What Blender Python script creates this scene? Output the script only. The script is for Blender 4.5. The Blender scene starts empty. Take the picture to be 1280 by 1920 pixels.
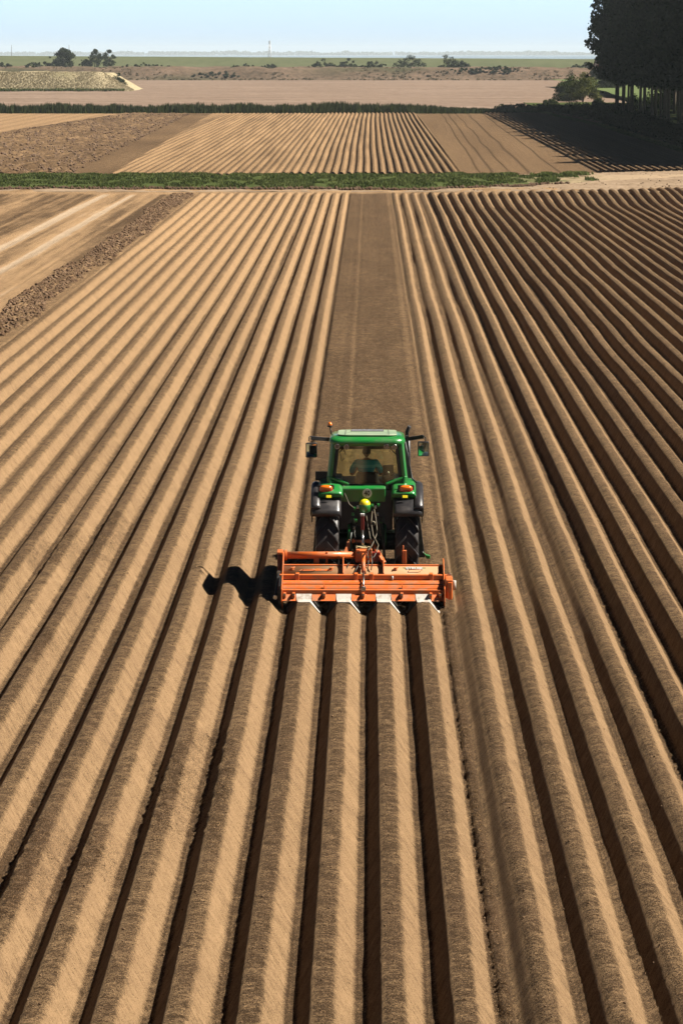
import bpy, bmesh, math, random
import numpy as np
from mathutils import Vector, Matrix, Quaternion

R = math.radians
scn = bpy.context.scene
col = scn.collection

# ------------------------------------------------------------------ camera
CAM_H = 11.04
PITCH = math.atan(860.0 / 5000.0)
YAW = math.atan(53.0 / 5000.0)
cam = bpy.data.cameras.new('camera')
cam.sensor_fit = 'VERTICAL'; cam.sensor_height = 36.0; cam.lens = 5000.0 / 1920.0 * 36.0
cam.clip_start = 0.5; cam.clip_end = 45000.0
cam_o = bpy.data.objects.new('camera', cam); col.objects.link(cam_o)
cam_o.location = (0, 0, CAM_H)
cam_o.rotation_euler = (math.pi / 2 - PITCH, 0, YAW)
scn.camera = cam_o

# ------------------------------------------------------------------ light
SUN = Vector((0.86, -0.03, 1.0)).normalized()
world = bpy.data.worlds.new('World'); scn.world = world; world.use_nodes = True
nt = world.node_tree; nt.nodes.clear()
sky = nt.nodes.new('ShaderNodeTexSky'); sky.sky_type = 'NISHITA'; sky.sun_disc = False
sky.sun_elevation = math.asin(SUN.z); sky.sun_rotation = math.atan2(SUN.x, SUN.y)
sky.air_density = 1.0; sky.dust_density = 0.6; sky.ozone_density = 2.5; sky.altitude = 0
tint = nt.nodes.new('ShaderNodeMix'); tint.data_type = 'RGBA'; tint.blend_type = 'MULTIPLY'
tint.inputs[0].default_value = 1.0; tint.inputs[7].default_value = (0.66, 0.88, 1.36, 1)
# hazy daylight: bright band of air near the horizon, deeper sky overhead
tcw = nt.nodes.new('ShaderNodeTexCoord'); sep = nt.nodes.new('ShaderNodeSeparateXYZ'); mr = nt.nodes.new('ShaderNodeMapRange'); mr.interpolation_type = 'SMOOTHSTEP'
mr.inputs[1].default_value = 0.021; mr.inputs[2].default_value = 0.05; mr.inputs[3].default_value = 1.60; mr.inputs[4].default_value = 0.07
nt.links.new(tcw.outputs['Generated'], sep.inputs[0]); nt.links.new(sep.outputs[2], mr.inputs[0])
vm = nt.nodes.new('ShaderNodeVectorMath'); vm.operation = 'SCALE'
bg = nt.nodes.new('ShaderNodeBackground'); bg.inputs['Strength'].default_value = 0.05
wo = nt.nodes.new('ShaderNodeOutputWorld')
nt.links.new(sky.outputs[0], tint.inputs[6]); nt.links.new(tint.outputs[2], vm.inputs[0]); nt.links.new(mr.outputs[0], vm.inputs['Scale']); nt.links.new(vm.outputs[0], bg.inputs['Color'])
nt.links.new(bg.outputs[0], wo.inputs['Surface'])
sl = bpy.data.lights.new('sun', 'SUN'); sl.energy = 5.0; sl.angle = R(0.5); sl.color = (1.0, 0.93, 0.82)
so = bpy.data.objects.new('sun', sl); col.objects.link(so); so.location = (60, -10, 80)
so.rotation_euler = SUN.to_track_quat('Z', 'Y').to_euler()
scn.view_settings.view_transform = 'Standard'; scn.view_settings.look = 'None'
scn.view_settings.exposure = 1.50; scn.view_settings.gamma = 1.0
scn.cycles.max_bounces = 6; scn.cycles.diffuse_bounces = 1; scn.cycles.transparent_max_bounces = 12
scn.cycles.volume_bounces = 0

# ------------------------------------------------------------------ helpers
AL = .57   # overall reflectance level (exposure is set to suit)
def dk(c): return tuple(v * AL for v in c[:3])
def srgb(r, g, b):
    f = lambda c: (c / 255 / 12.92) if c <= 10 else ((c / 255 + 0.055) / 1.055) ** 2.4
    return (f(r), f(g), f(b))

class NB:
    """tiny node helper"""
    def __init__(s, name):
        s.m = bpy.data.materials.new(name); s.m.use_nodes = True
        s.t = s.m.node_tree; s.t.nodes.clear()
        s.out = s.t.nodes.new('ShaderNodeOutputMaterial')
    def n(s, kind, **kw):
        nd = s.t.nodes.new('ShaderNode' + kind)
        for k, v in kw.items(): setattr(nd, k, v)
        return nd
    def l(s, a, b): s.t.links.new(a, b)
    def math(s, op, a, b=None, c=None, clamp=False):
        nd = s.n('Math', operation=op); nd.use_clamp = clamp
        for i, v in enumerate((a, b, c)):
            if v is None: continue
            if isinstance(v, (int, float)): nd.inputs[i].default_value = v
            else: s.l(v, nd.inputs[i])
        return nd.outputs[0]
    def noise(s, vec, scale, detail=4, rough=0.6):
        nd = s.n('TexNoise'); nd.inputs['Scale'].default_value = scale
        nd.inputs['Detail'].default_value = detail; nd.inputs['Roughness'].default_value = rough
        if vec is not None: s.l(vec, nd.inputs['Vector'])
        return nd.outputs['Fac']
    def mix(s, f, a, b):
        nd = s.n('Mix', data_type='RGBA')
        for i, v in ((0, f), (6, a), (7, b)):
            if isinstance(v, (int, float)): nd.inputs[i].default_value = v
            elif isinstance(v, tuple): nd.inputs[i].default_value = (*v[:3], 1)
            else: s.l(v, nd.inputs[i])
        return nd.outputs[2]
    def ramp(s, f, lo, hi):
        nd = s.n('MapRange'); nd.interpolation_type = 'SMOOTHSTEP'
        nd.inputs[1].default_value = lo; nd.inputs[2].default_value = hi
        s.l(f, nd.inputs[0]); return nd.outputs[0]

def mat_plain(name, rgb, rough=0.5, metal=0.0, spec=0.5, coat=0.0, dirt=None, dirt_amt=0.35, dscale=9.0):
    rgb = dk(rgb); dirt = dk(dirt) if dirt else None
    b = NB(name); p = b.n('BsdfPrincipled')
    p.inputs['Roughness'].default_value = rough; p.inputs['Metallic'].default_value = metal
    p.inputs['Specular IOR Level'].default_value = spec; p.inputs['Coat Weight'].default_value = coat
    p.inputs['Coat Roughness'].default_value = 0.08
    tc = b.n('TexCoord').outputs['Object']
    n1 = b.noise(tc, dscale, 6, 0.7); n2 = b.noise(tc, dscale * 6, 3, 0.6)
    d = dirt or tuple(c * 0.55 for c in rgb)
    f = b.math('MULTIPLY', b.ramp(n1, 0.42, 0.75), dirt_amt)
    f2 = b.math('ADD', f, b.math('MULTIPLY', b.ramp(n2, 0.5, 0.8), dirt_amt * 0.4), clamp=True)
    b.l(b.mix(f2, rgb, d), p.inputs['Base Color'])
    b.l(b.math('ADD', b.math('MULTIPLY', f2, 0.5), rough, clamp=True), p.inputs['Roughness'])
    b.l(p.outputs[0], b.out.inputs['Surface'])
    return b.m

def mat_leaf(name, c1, c2, trans=0.35, scale=0.6):
    c1 = dk(c1); c2 = dk(c2)
    b = NB(name); geo = b.n('NewGeometry'); tc = b.n('TexCoord').outputs['Object']
    f = b.math('ADD', b.math('MULTIPLY', geo.outputs['Random Per Island'], 0.6), b.math('MULTIPLY', b.ramp(b.noise(tc, scale, 3), 0.35, 0.65), 0.4))
    c = b.mix(f, c1, c2)
    d = b.n('BsdfDiffuse'); t = b.n('BsdfTranslucent'); mx = b.n('MixShader'); mx.inputs[0].default_value = trans
    b.l(c, d.inputs[0]); b.l(c, t.inputs[0]); b.l(d.outputs[0], mx.inputs[1]); b.l(t.outputs[0], mx.inputs[2])
    b.l(mx.outputs[0], b.out.inputs['Surface'])
    return b.m

def tag(o, label=None, cat=None, group=None, kind=None):
    if label: o['label'] = label
    if cat: o['category'] = cat
    if group: o['group'] = group
    if kind: o['kind'] = kind
    return o

def link(name, me, parent=None, mat=None):
    o = bpy.data.objects.new(name, me); col.objects.link(o)
    if parent is not None: o.parent = parent
    if mat is not None and me is not None and len(me.materials) == 0: me.materials.append(mat)
    return o

def empty(name, loc, rz=0.0):
    o = bpy.data.objects.new(name, None); col.objects.link(o); o.location = loc; o.rotation_euler = (0, 0, rz)
    o.empty_display_size = 0.2
    return o

def copy_tree(o, parent=None):
    c = o.copy(); col.objects.link(c); c.parent = parent
    for ch in list(o.children): copy_tree(ch, c)
    return c

def mesh_np(name, V, F, smooth=False):
    """V (n,3) F (m,k) numpy"""
    me = bpy.data.meshes.new(name)
    V = np.ascontiguousarray(V, np.float32); F = np.ascontiguousarray(F, np.int32)
    k = F.shape[1]
    me.vertices.add(len(V)); me.vertices.foreach_set('co', V.ravel())
    me.loops.add(F.size); me.loops.foreach_set('vertex_index', F.ravel())
    me.polygons.add(len(F)); me.polygons.foreach_set('loop_start', np.arange(0, F.size, k, dtype=np.int32))
    me.polygons.foreach_set('loop_total', np.full(len(F), k, np.int32))
    if smooth: me.polygons.foreach_set('use_smooth', np.ones(len(F), bool))
    me.update(calc_edges=True)
    return me

class MB:
    """collects primitives into ONE mesh"""
    def __init__(s): s.bm = bmesh.new()
    def _tf(s, vs, M): bmesh.ops.transform(s.bm, matrix=M, verts=vs)
    def box(s, x0, x1, y0, y1, z0, z1, rot=None):
        r = bmesh.ops.create_cube(s.bm, size=1.0)['verts']
        M = Matrix.Translation(((x0 + x1) / 2, (y0 + y1) / 2, (z0 + z1) / 2))
        if rot: M = M @ rot
        s._tf(r, M @ Matrix.Diagonal((abs(x1 - x0), abs(y1 - y0), abs(z1 - z0), 1)))
        return s
    def tube(s, pts, r, seg=10, caps=True, r2=None):
        pts = [Vector(p) for p in pts]; n = len(pts); rings = []
        up = Vector((0, 0, 1)); prev = None
        for i, p in enumerate(pts):
            if i == 0: d = pts[1] - pts[0]
            elif i == n - 1: d = pts[-1] - pts[-2]
            else: d = (pts[i + 1] - pts[i]).normalized() + (pts[i] - pts[i - 1]).normalized()
            d.normalize()
            if prev is None: a = d.cross(up); a = a if a.length > 0.05 else d.cross(Vector((1, 0, 0)))
            else: a = prev - d * prev.dot(d)
            a.normalize(); prev = a; b = d.cross(a)
            rr = r if r2 is None else r + (r2 - r) * i / (n - 1)
            rings.append([s.bm.verts.new(p + (a * math.cos(t) + b * math.sin(t)) * rr) for t in [2 * math.pi * j / seg for j in range(seg)]])
        for i in range(n - 1):
            for j in range(seg):
                f = s.bm.faces.new((rings[i][j], rings[i][(j + 1) % seg], rings[i + 1][(j + 1) % seg], rings[i + 1][j])); f.smooth = True
        if caps:
            s.bm.faces.new(rings[0][::-1]); s.bm.faces.new(rings[-1])
        return s
    def bar(s, a, b, w, h, roll=0.0):
        """rectangular bar from a to b"""
        a = Vector(a); b = Vector(b); d = b - a
        q = d.to_track_quat('Y', 'Z')
        r = bmesh.ops.create_cube(s.bm, size=1.0)['verts']
        s._tf(r, Matrix.Translation((a + b) / 2) @ q.to_matrix().to_4x4() @ Matrix.Rotation(roll, 4, 'Y') @ Matrix.Diagonal((w, d.length, h, 1)))
        return s
    def prism(s, poly, axis, a, b):
        """poly 2D; axis 'x': poly=(y,z), 'y': (x,z), 'z': (x,y)"""
        def P(u, v, w):
            return {'x': (w, u, v), 'y': (u, w, v), 'z': (u, v, w)}[axis]
        A = [s.bm.verts.new(P(u, v, a)) for u, v in poly]; B = [s.bm.verts.new(P(u, v, b)) for u, v in poly]
        n = len(poly)
        s.bm.faces.new(A); s.bm.faces.new(B[::-1])
        for i in range(n): s.bm.faces.new((A[i], B[i], B[(i + 1) % n], A[(i + 1) % n]))
        return s
    def sphere(s, c, r, sx=1, sy=1, sz=1, seg=16):
        q = bmesh.ops.create_uvsphere(s.bm, u_segments=seg, v_segments=max(6, seg // 2), radius=r)['verts']
        s._tf(q, Matrix.Translation(c) @ Matrix.Diagonal((sx, sy, sz, 1)))
        for v in q:
            for f in v.link_faces: f.smooth = True
        return s
    def disc(s, c, r, h, axis='y', seg=24, r2=None):
        q = bmesh.ops.create_cone(s.bm, cap_ends=True, segments=seg, radius1=r, radius2=r if r2 is None else r2, depth=h)['verts']
        M = Matrix.Translation(c)
        if axis == 'y': M = M @ Matrix.Rotation(math.pi / 2, 4, 'X')
        if axis == 'x': M = M @ Matrix.Rotation(math.pi / 2, 4, 'Y')
        s._tf(q, M); return s
    def lathe(s, prof, axis='x', seg=48, c=(0, 0, 0)):
        rings = []
        for (w, r) in prof:
            ring = []
            for j in range(seg):
                t = 2 * math.pi * j / seg; u, v = math.cos(t) * r, math.sin(t) * r
                p = {'x': (w, u, v), 'y': (u, w, v), 'z': (u, v, w)}[axis]
                ring.append(s.bm.verts.new((p[0] + c[0], p[1] + c[1], p[2] + c[2])))
            rings.append(ring)
        for i in range(len(prof) - 1):
            for j in range(seg):
                f = s.bm.faces.new((rings[i][j], rings[i][(j + 1) % seg], rings[i + 1][(j + 1) % seg], rings[i + 1][j])); f.smooth = True
        return s
    def build(s, name, mat, parent=None, bevel=0.0, seg=2, smooth=False, sub=0):
        bmesh.ops.recalc_face_normals(s.bm, faces=s.bm.faces[:])
        me = bpy.data.meshes.new(name); s.bm.to_mesh(me); s.bm.free()
        if smooth:
            for p in me.polygons: p.use_smooth = True
        o = link(name, me, parent, mat)
        if bevel:
            m = o.modifiers.new('bevel', 'BEVEL'); m.width = bevel; m.segments = seg; m.limit_method = 'ANGLE'; m.angle_limit = R(35)
        if sub:
            m = o.modifiers.new('sub', 'SUBSURF'); m.levels = sub; m.render_levels = sub
        return o

# ------------------------------------------------------------------ terrain functions
_rs = np.random.RandomState(7)
_tab = _rs.rand(256, 256)
def vnoise(x, y, seed=0):
    x = np.asarray(x, float) + seed * 17.31; y = np.asarray(y, float) + seed * 9.17
    xi = np.floor(x).astype(int); yi = np.floor(y).astype(int); fx = x - xi; fy = y - yi
    fx = fx * fx * (3 - 2 * fx); fy = fy * fy * (3 - 2 * fy)
    a = _tab[xi & 255, yi & 255]; b = _tab[(xi + 1) & 255, yi & 255]
    c = _tab[xi & 255, (yi + 1) & 255]; d = _tab[(xi + 1) & 255, (yi + 1) & 255]
    return (a * (1 - fx) + b * fx) * (1 - fy) + (c * (1 - fx) + d * fx) * fy
_gy = np.array([15, 27.3, 33.4, 43, 51, 78, 130, 214, 260, 1e5]); _gz = np.array([1.1, .90, .79, .61, .50, .33, .15, 0.0, 0.0, 0.0])
_ty = np.linspace(10, 300, 600); _tz = np.interp(np.log(_ty), np.log(_gy), _gz)
_k = np.hanning(25); _k /= _k.sum(); _tzs = np.convolve(np.pad(_tz, 12, mode='edge'), _k, mode='valid')
def g(Y): return np.interp(Y, _ty, _tzs)
def gnd(px, py, z=None):
    """photo pixel (1280x1920) -> point on the terrain"""
    dx = (px - 640) / 5000; dz = (960 - py) / 5000
    f = Vector((-math.sin(YAW) * math.cos(PITCH), math.cos(YAW) * math.cos(PITCH), -math.sin(PITCH)))
    r = Vector((math.cos(YAW), math.sin(YAW), 0)); u = r.cross(f)
    d = f + r * dx + u * dz
    zz = 0.0 if z is None else z
    for _ in range(6):
        t = (zz - CAM_H) / d.z; p = Vector((0, 0, CAM_H)) + d * t
        if z is None: zz = float(g(p.y))
    return p

YI = 49.6          # rear edge of the implement
YA = 51.85         # rear axle of the tractor
PT = [0, .085, .10, .305, .34, .46, .60, .64, .905, .92, 1.0]
PH = [0, 0, .012, .232, .248, .260, .250, .234, .012, 0, 0]
PG = [0, .085, .10, .395, .44, .51, .60, .64, .905, .92, 1.0]
PGH = [0, 0, .012, .222, .243, .256, .250, .234, .012, 0, 0]
PS = [0, .06, .14, .30, .38, .47, .56, .64, .86, .94, 1.0]
PSH = [0, .004, .03, .215, .25, .262, .25, .215, .03, .004, 0]

def soil(X, Y):
    """returns height above g, tone, press, lat, clod"""
    X = np.asarray(X, float); Y = np.asarray(Y, float)
    sm = lambda a: np.clip(a, 0, 1) ** 2 * (3 - 2 * np.clip(a, 0, 1))
    disp = 1.1 * sm((Y - 186) / 34) * np.clip((X - 5) / 14, 0, 1.3)
    Xr = X - disp
    pas = np.where(Xr > 1.47, np.floor((Xr - 1.52) / 3.0) + 1, np.where(Xr < -1.6, -np.floor((-1.6 - Xr) / 3.0) - 1, 0))
    wobA = np.where(pas > 0, .055 + .05 * np.clip((Xr - 4) / 10, 0, 1), np.where(pas < 0, .03, .008))
    fade = np.where(pas == 0, 1, sm((np.abs(Xr) - 1.5) / .35))
    wob = (vnoise(Y / 12.0, pas * 5.3, 3) - .5) * 1.2 + (vnoise(Y / 4.1, pas * 7.1, 4) - .5) * .35
    Xr = Xr + wob * wobA * fade + (vnoise(Y * 1.1, X * 1.2, 5) - .5) * .012
    center = (Xr >= -1.6) & (Xr <= 1.45)
    q = np.where(Xr > 1.45, (Xr - 1.52) / .75, np.where(Xr < -1.6, (Xr + 1.6) / .75, (Xr + 1.6) / .755))
    k = np.floor(q); t = q - k
    rid = k + np.where(Xr > 1.45, 100, np.where(Xr < -1.6, 300, 0))
    soft = np.where(Xr > 1.45, np.where(pas > 1, .05, .3) + .25 * vnoise(pas * 3.7, 0.5, 8), np.where(Xr < -1.6, .2 + .6 * vnoise(pas * 3.7, 0.5, 9), 0.0))
    soft = np.clip(soft * .6 + (vnoise(Y / 14., rid * .9, 10) - .5) * .3, 0, .9) * (1 - (pas == 0) * .8)
    gent = (pas == 1) * np.clip(.68 + (vnoise(rid * 2.7, Y / 18., 11) - .5) * .7, 0, 1) + 0
    gent = np.where((Xr > 1.45) & (k == 0), 1.0, gent)
    hp = np.interp(t, PT, PH) * (1 - gent) + np.interp(t, PG, PGH) * gent
    h = hp * (1 - soft) + np.interp(t, PS, PSH) * soft
    h = h * (1 + (vnoise(rid * 3.3, Y / 20., 12) - .5) * .16 + .24 * (pas > 1))
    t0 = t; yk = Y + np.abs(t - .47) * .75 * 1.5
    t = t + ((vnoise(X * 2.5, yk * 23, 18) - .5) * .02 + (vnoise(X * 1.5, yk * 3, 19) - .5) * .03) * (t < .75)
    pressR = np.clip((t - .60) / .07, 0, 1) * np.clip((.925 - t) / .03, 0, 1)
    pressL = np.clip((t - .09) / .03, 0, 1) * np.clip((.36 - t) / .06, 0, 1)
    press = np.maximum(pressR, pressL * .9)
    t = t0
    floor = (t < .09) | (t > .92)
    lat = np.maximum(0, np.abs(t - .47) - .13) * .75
    tone = .17 + .60 * press + np.where(floor, .02, 0)  # crumbly crests darker than pressed slopes; sun-angle contrast is painted in too
    tone += (vnoise(rid * 2.1, .3, 14) - .5) * .10 + (vnoise(rid * 1.7, Y / 30., 15) - .5) * .14
    # old passes dried out: lighter tops further out
    tone += np.where(pas != 0, .07, 0) * (press < .5)
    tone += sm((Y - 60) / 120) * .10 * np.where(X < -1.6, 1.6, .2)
    # tool grooves scratched along each furrow floor
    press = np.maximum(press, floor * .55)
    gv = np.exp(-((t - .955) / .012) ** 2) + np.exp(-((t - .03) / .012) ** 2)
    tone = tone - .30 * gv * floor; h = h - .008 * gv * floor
    # joints between passes: crumbly dark furrow
    dj = np.minimum.reduce([np.abs(Xr - 1.44), np.abs((Xr - 1.52) - np.round((Xr - 1.52) / 3) * 3) + (Xr < 3) * 9, np.abs((Xr + 1.6) + np.round((-1.6 - Xr) / 3) * 3) + (Xr > -1.5) * 9])
    jp = np.clip(vnoise(pas * 11.3 + (Xr > 1), 7.7, 16) * 1.9 - .35, 0.12, 1)
    near = sm((60 - Y) / 25)
    joint = sm((.12 - dj) / .05) * np.where(np.abs(Xr - 1.44) < .2, 1.0, jp * (1 - .4 * near * (np.abs(Xr + 1.6) < .3)))
    clod = joint * .6
    tone = tone * (1 - joint) + joint * (-.16 + .30 * vnoise(X * 14, Y * 8, 17))
    press = press * (1 - joint)
    # ledge right of the pass being formed
    led = sm((Xr - 1.40) / .03) * sm((1.56 - Xr) / .03)
    h = np.where(led > 0, np.maximum(h, 0.05 * led * (Y < YI + .1)), h)
    # the unridged bed ahead of the machine
    ahead = sm((Y - (YI + .03)) / .10) * sm((Xr + 1.61) / .05) * sm((1.66 - Xr) / .05)
    bed = .115 + (vnoise(X * 3, Y * 2, 20) - .5) * .02 - .03 * np.exp(-((X + .56) / .09) ** 2) + .02 * np.exp(-((X - 1.35) / .1) ** 2)
    bed = bed * sm((Xr + 1.60) / .10)
    btone = .10 + (vnoise(X * 1.3, Y * .25, 21) - .5) * .14 + .16 * np.exp(-((X + .56) / .075) ** 2) + .18 * sm((X - 1.22) / .06) * sm((1.52 - X) / .05) \
        - .08 * np.exp(-((X + .75) / .09) ** 2) - .05 * np.exp(-((X - .5) / .2) ** 2) + .07 * np.exp(-((X + 1.0) / .06) ** 2)
    h = h * (1 - ahead) + bed * ahead; tone = tone * (1 - ahead) + btone * ahead
    press = press * (1 - ahead); clod = clod * (1 - ahead) + .35 * ahead
    lat = lat * (1 - ahead)
    # disturbed patches on some ridges (left foreground)
    pat = sm((vnoise(X * .9, Y * .22, 23) - .70) / .08) * (X < -1.9) * (Y < 60)
    clod = np.maximum(clod, pat * .55); tone = tone - pat * .18; press = press * (1 - .7 * pat)
    # left border: clods then dry sandy tracks
    bx = X + (vnoise(Y / 6., 3.3, 24) - .5) * .9
    cb = sm((-13.75 - bx) / .15) * sm((bx + 15.7) / .35)
    sd = sm((-15.35 - bx) / .5)
    out = sm((-13.6 - X) / .2)
    h = h * (1 - out) + out * .06; press *= (1 - out); lat *= (1 - out)
    tone = tone * (1 - out) + out * .42
    tone = tone * (1 - cb) + cb * (-.35 + .8 * vnoise(X * 9, Y * 2.2, 25) + .5 * vnoise(X * 3.5, Y * .9, 38)); clod = np.maximum(clod * (1 - out), cb * 3.2)
    tr = vnoise(X * .9 + Y * .004, Y / 40., 26) * .55 + vnoise(X * 2.6, Y / 25., 27) * .3 + vnoise(X * 7, Y / 9., 28) * .15
    lt = np.exp(-((X + 18.7) / .33) ** 2) + np.exp(-((X + 20.9) / .38) ** 2) + .5 * np.exp(-((X + 16.7) / .2) ** 2) + .4 * np.exp(-((X + 23.6) / .2) ** 2)
    tone = tone * (1 - sd) + sd * (.58 + (tr - .5) * 2.1 + .95 * lt + (vnoise(X * 2, Y * .35, 37) - .5) * .3); clod = clod * (1 - sd) + sd * .25
    h = h + sd * ((tr - .5) * .10 - .06 * lt)
    # headland: rows fade into the sandy turning strip
    ye = 213.5 + np.maximum(0, X - 6) * .42 + (vnoise(X * 1.3, 0, 29) - .5) * 1.5
    hd = sm((Y - ye + 3) / 3.5)
    h = h * (1 - hd) + hd * (.05 + .05 * vnoise(X, Y * .5, 30)); tone = tone * (1 - hd) + hd * (.80 + (vnoise(X * .8, Y * .3, 31) - .5) * .7)
    press *= (1 - hd); clod = clod * (1 - hd) + hd * .15
    return h, np.clip(tone, -.1, 1.5), press, lat, clod

def soil_grid(x0, x1, dx, ys):
    xs = np.arange(x0, x1 + dx * .5, dx)
    X, Y = np.meshgrid(xs, ys)
    h, tone, press, lat, clod = soil(X, Y)
    dy = np.gradient(ys)[:, None]
    lod = np.clip(.09 / np.maximum(dy, .02), .25, 1)
    n1 = vnoise(X * 22, Y * 24, 40); n2 = vnoise(X * 9, Y * 12, 41); n3 = vnoise(X * 18, (Y + lat * 1.5) * 42, 42)
    cl = np.maximum(0, n2 - .45) * .13 + np.maximum(0, n1 - .45) * .07
    h = h + clod * cl * (.4 + .6 * lod) + (n1 - .5) * .008 * (1 - press * .8) + (n2 - .5) * .006 * (1 - press * .7) + (n3 - .5) * .009 * (1 - press * .5)
    Z = g(Y) + h
    V = np.stack([X, Y, Z], -1).reshape(-1, 3)
    ny, nx = X.shape
    I = np.arange(ny * nx).reshape(ny, nx)
    F = np.stack([I[:-1, :-1], I[:-1, 1:], I[1:, 1:], I[1:, :-1]], -1).reshape(-1, 4)
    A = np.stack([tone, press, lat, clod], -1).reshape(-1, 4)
    # keep only what lies within (or near) the view
    cx = X[:-1, :-1].ravel(); cy = Y[:-1, :-1].ravel()
    keep = (cx > -.145 * cy - 3.2) & (cx < .122 * cy + 3.2)
    return V, F[keep], A

def add_attrs(me, A, names):
    for i, nm in enumerate(names):
        a = me.attributes.new(nm, 'FLOAT', 'POINT'); a.data.foreach_set('value', np.ascontiguousarray(A[:, i], np.float32))

def rows_between(y0, y1, step=0.8):
    """rows so that one row is about `step` render pixels"""
    out = [y0]
    while out[-1] < y1:
        Y = out[-1]; D = math.hypot(Y, CAM_H - 0.4)
        pxm = 5000 * .5333 / D * (CAM_H - .4) / D
        out.append(Y + max(.02, step / pxm))
    out[-1] = y1
    return np.array(out)

# ------------------------------------------------------------------ soil material
def mat_soil(name, near=True):
    b = NB(name); p = b.n('BsdfPrincipled'); p.inputs['Roughness'].default_value = .95; p.inputs['Specular IOR Level'].default_value = .12
    pos = b.n('NewGeometry').outputs['Position']
    sx = b.n('SeparateXYZ'); b.l(pos, sx.inputs[0])
    at = {}
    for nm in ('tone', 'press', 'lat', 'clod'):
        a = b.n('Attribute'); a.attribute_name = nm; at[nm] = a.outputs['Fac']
    yy = b.math('MULTIPLY_ADD', at['lat'], 1.5, sx.outputs[1])
    cb = b.n('CombineXYZ'); b.l(b.math('MULTIPLY', sx.outputs[0], 9.0), cb.inputs[0]); b.l(b.math('MULTIPLY', yy, 46.0), cb.inputs[1])
    st = b.noise(cb.outputs[0], 1.0, 5, .72)
    cb2 = b.n('CombineXYZ'); b.l(b.math('MULTIPLY', sx.outputs[0], 2.0), cb2.inputs[0]); b.l(b.math('MULTIPLY', yy, 2.2), cb2.inputs[1])
    st2 = b.noise(cb2.outputs[0], 1.0, 3, .6)
    cb3 = b.n('CombineXYZ'); b.l(b.math('MULTIPLY', sx.outputs[0], 2.4), cb3.inputs[0]); b.l(b.math('MULTIPLY', yy, 9.0), cb3.inputs[1])
    st3 = b.noise(cb3.outputs[0], 1.0, 4, .7)
    fine = b.noise(pos, 42.0, 5, .75)
    crumb = b.n('TexVoronoi'); crumb.inputs['Scale'].default_value = 26.0; b.l(pos, crumb.inputs['Vector'])
    sa = b.math('MULTIPLY_ADD', at['clod'], -3.6, 1.9); sa = b.math('MAXIMUM', sa, .35)
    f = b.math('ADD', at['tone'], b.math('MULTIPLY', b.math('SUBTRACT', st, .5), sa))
    f = b.math('ADD', f, b.math('MULTIPLY', b.math('SUBTRACT', st2, .5), .5))
    f = b.math('ADD', f, b.math('MULTIPLY', b.math('SUBTRACT', st3, .5), b.math('MULTIPLY', sa, .55)))
    rough = b.math('SUBTRACT', 1.0, b.math('MULTIPLY', at['press'], .55))
    f = b.math('ADD', f, b.math('MULTIPLY', b.math('MULTIPLY', b.math('SUBTRACT', fine, .5), 1.7), rough))
    mid = b.noise(pos, 4.5, 7, .88)
    f = b.math('ADD', f, b.math('MULTIPLY', b.math('MULTIPLY', b.math('SUBTRACT', mid, .5), 2.0), rough))
    sp2 = b.ramp(b.noise(pos, 8.5, 2, .6), .64, .70)
    f = b.math('SUBTRACT', f, b.math('MULTIPLY', sp2, b.math('MULTIPLY', at['clod'], .9, clamp=True)))
    f = b.math('ADD', f, b.math('MULTIPLY', b.math('MULTIPLY', b.math('SUBTRACT', crumb.outputs['Distance'], .45), -.2), rough), clamp=True)
    grain = b.noise(pos, 78.0, 2, .6)
    f = b.math('ADD', f, b.math('MULTIPLY', b.math('SUBTRACT', grain, .5), b.math('MULTIPLY_ADD', rough, 1.9, .9)))
    speck = b.ramp(b.noise(pos, 27.0, 3, .8), .57, .68)
    f = b.math('SUBTRACT', f, b.math('MULTIPLY', speck, .5), clamp=True)
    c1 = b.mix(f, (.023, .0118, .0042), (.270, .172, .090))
    hi = b.ramp(at['tone'], .95, 1.5)
    c1 = b.mix(hi, c1, (.30, .225, .15))
    redn = b.ramp(b.noise(pos, .55, 3), .4, .7)
    c2 = b.mix(b.math('MULTIPLY', redn, .15), c1, (.115, .066, .038))
    b.l(c2, p.inputs['Base Color'])
    hgt = b.math('ADD', b.math('MULTIPLY', st, b.math('MULTIPLY', sa, .5)), b.math('MULTIPLY', fine, rough))
    hgt = b.math('SUBTRACT', hgt, b.math('MULTIPLY', b.math('MULTIPLY', crumb.outputs['Distance'], .4), rough))
    hgt = b.math('ADD', hgt, b.math('MULTIPLY', grain, .6)); hgt = b.math('ADD', hgt, b.math('MULTIPLY', st3, .9))
    bp = b.n('Bump'); bp.inputs['Strength'].default_value = .9; bp.inputs['Distance'].default_value = .035
    b.l(hgt, bp.inputs['Height']); b.l(bp.outputs[0], p.inputs['Normal'])
    b.l(p.outputs[0], b.out.inputs['Surface'])
    return b.m
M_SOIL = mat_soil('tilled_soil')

# ------------------------------------------------------------------ the near field
def build_near():
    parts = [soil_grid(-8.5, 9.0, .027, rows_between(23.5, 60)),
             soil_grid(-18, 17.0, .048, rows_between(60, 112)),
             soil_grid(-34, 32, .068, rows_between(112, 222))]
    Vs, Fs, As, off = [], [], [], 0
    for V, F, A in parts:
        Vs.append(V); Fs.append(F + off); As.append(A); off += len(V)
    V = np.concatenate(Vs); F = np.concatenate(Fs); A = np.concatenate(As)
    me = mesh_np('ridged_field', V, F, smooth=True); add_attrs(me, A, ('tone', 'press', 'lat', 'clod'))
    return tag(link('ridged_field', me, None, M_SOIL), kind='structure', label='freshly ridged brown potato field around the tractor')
build_near()
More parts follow.
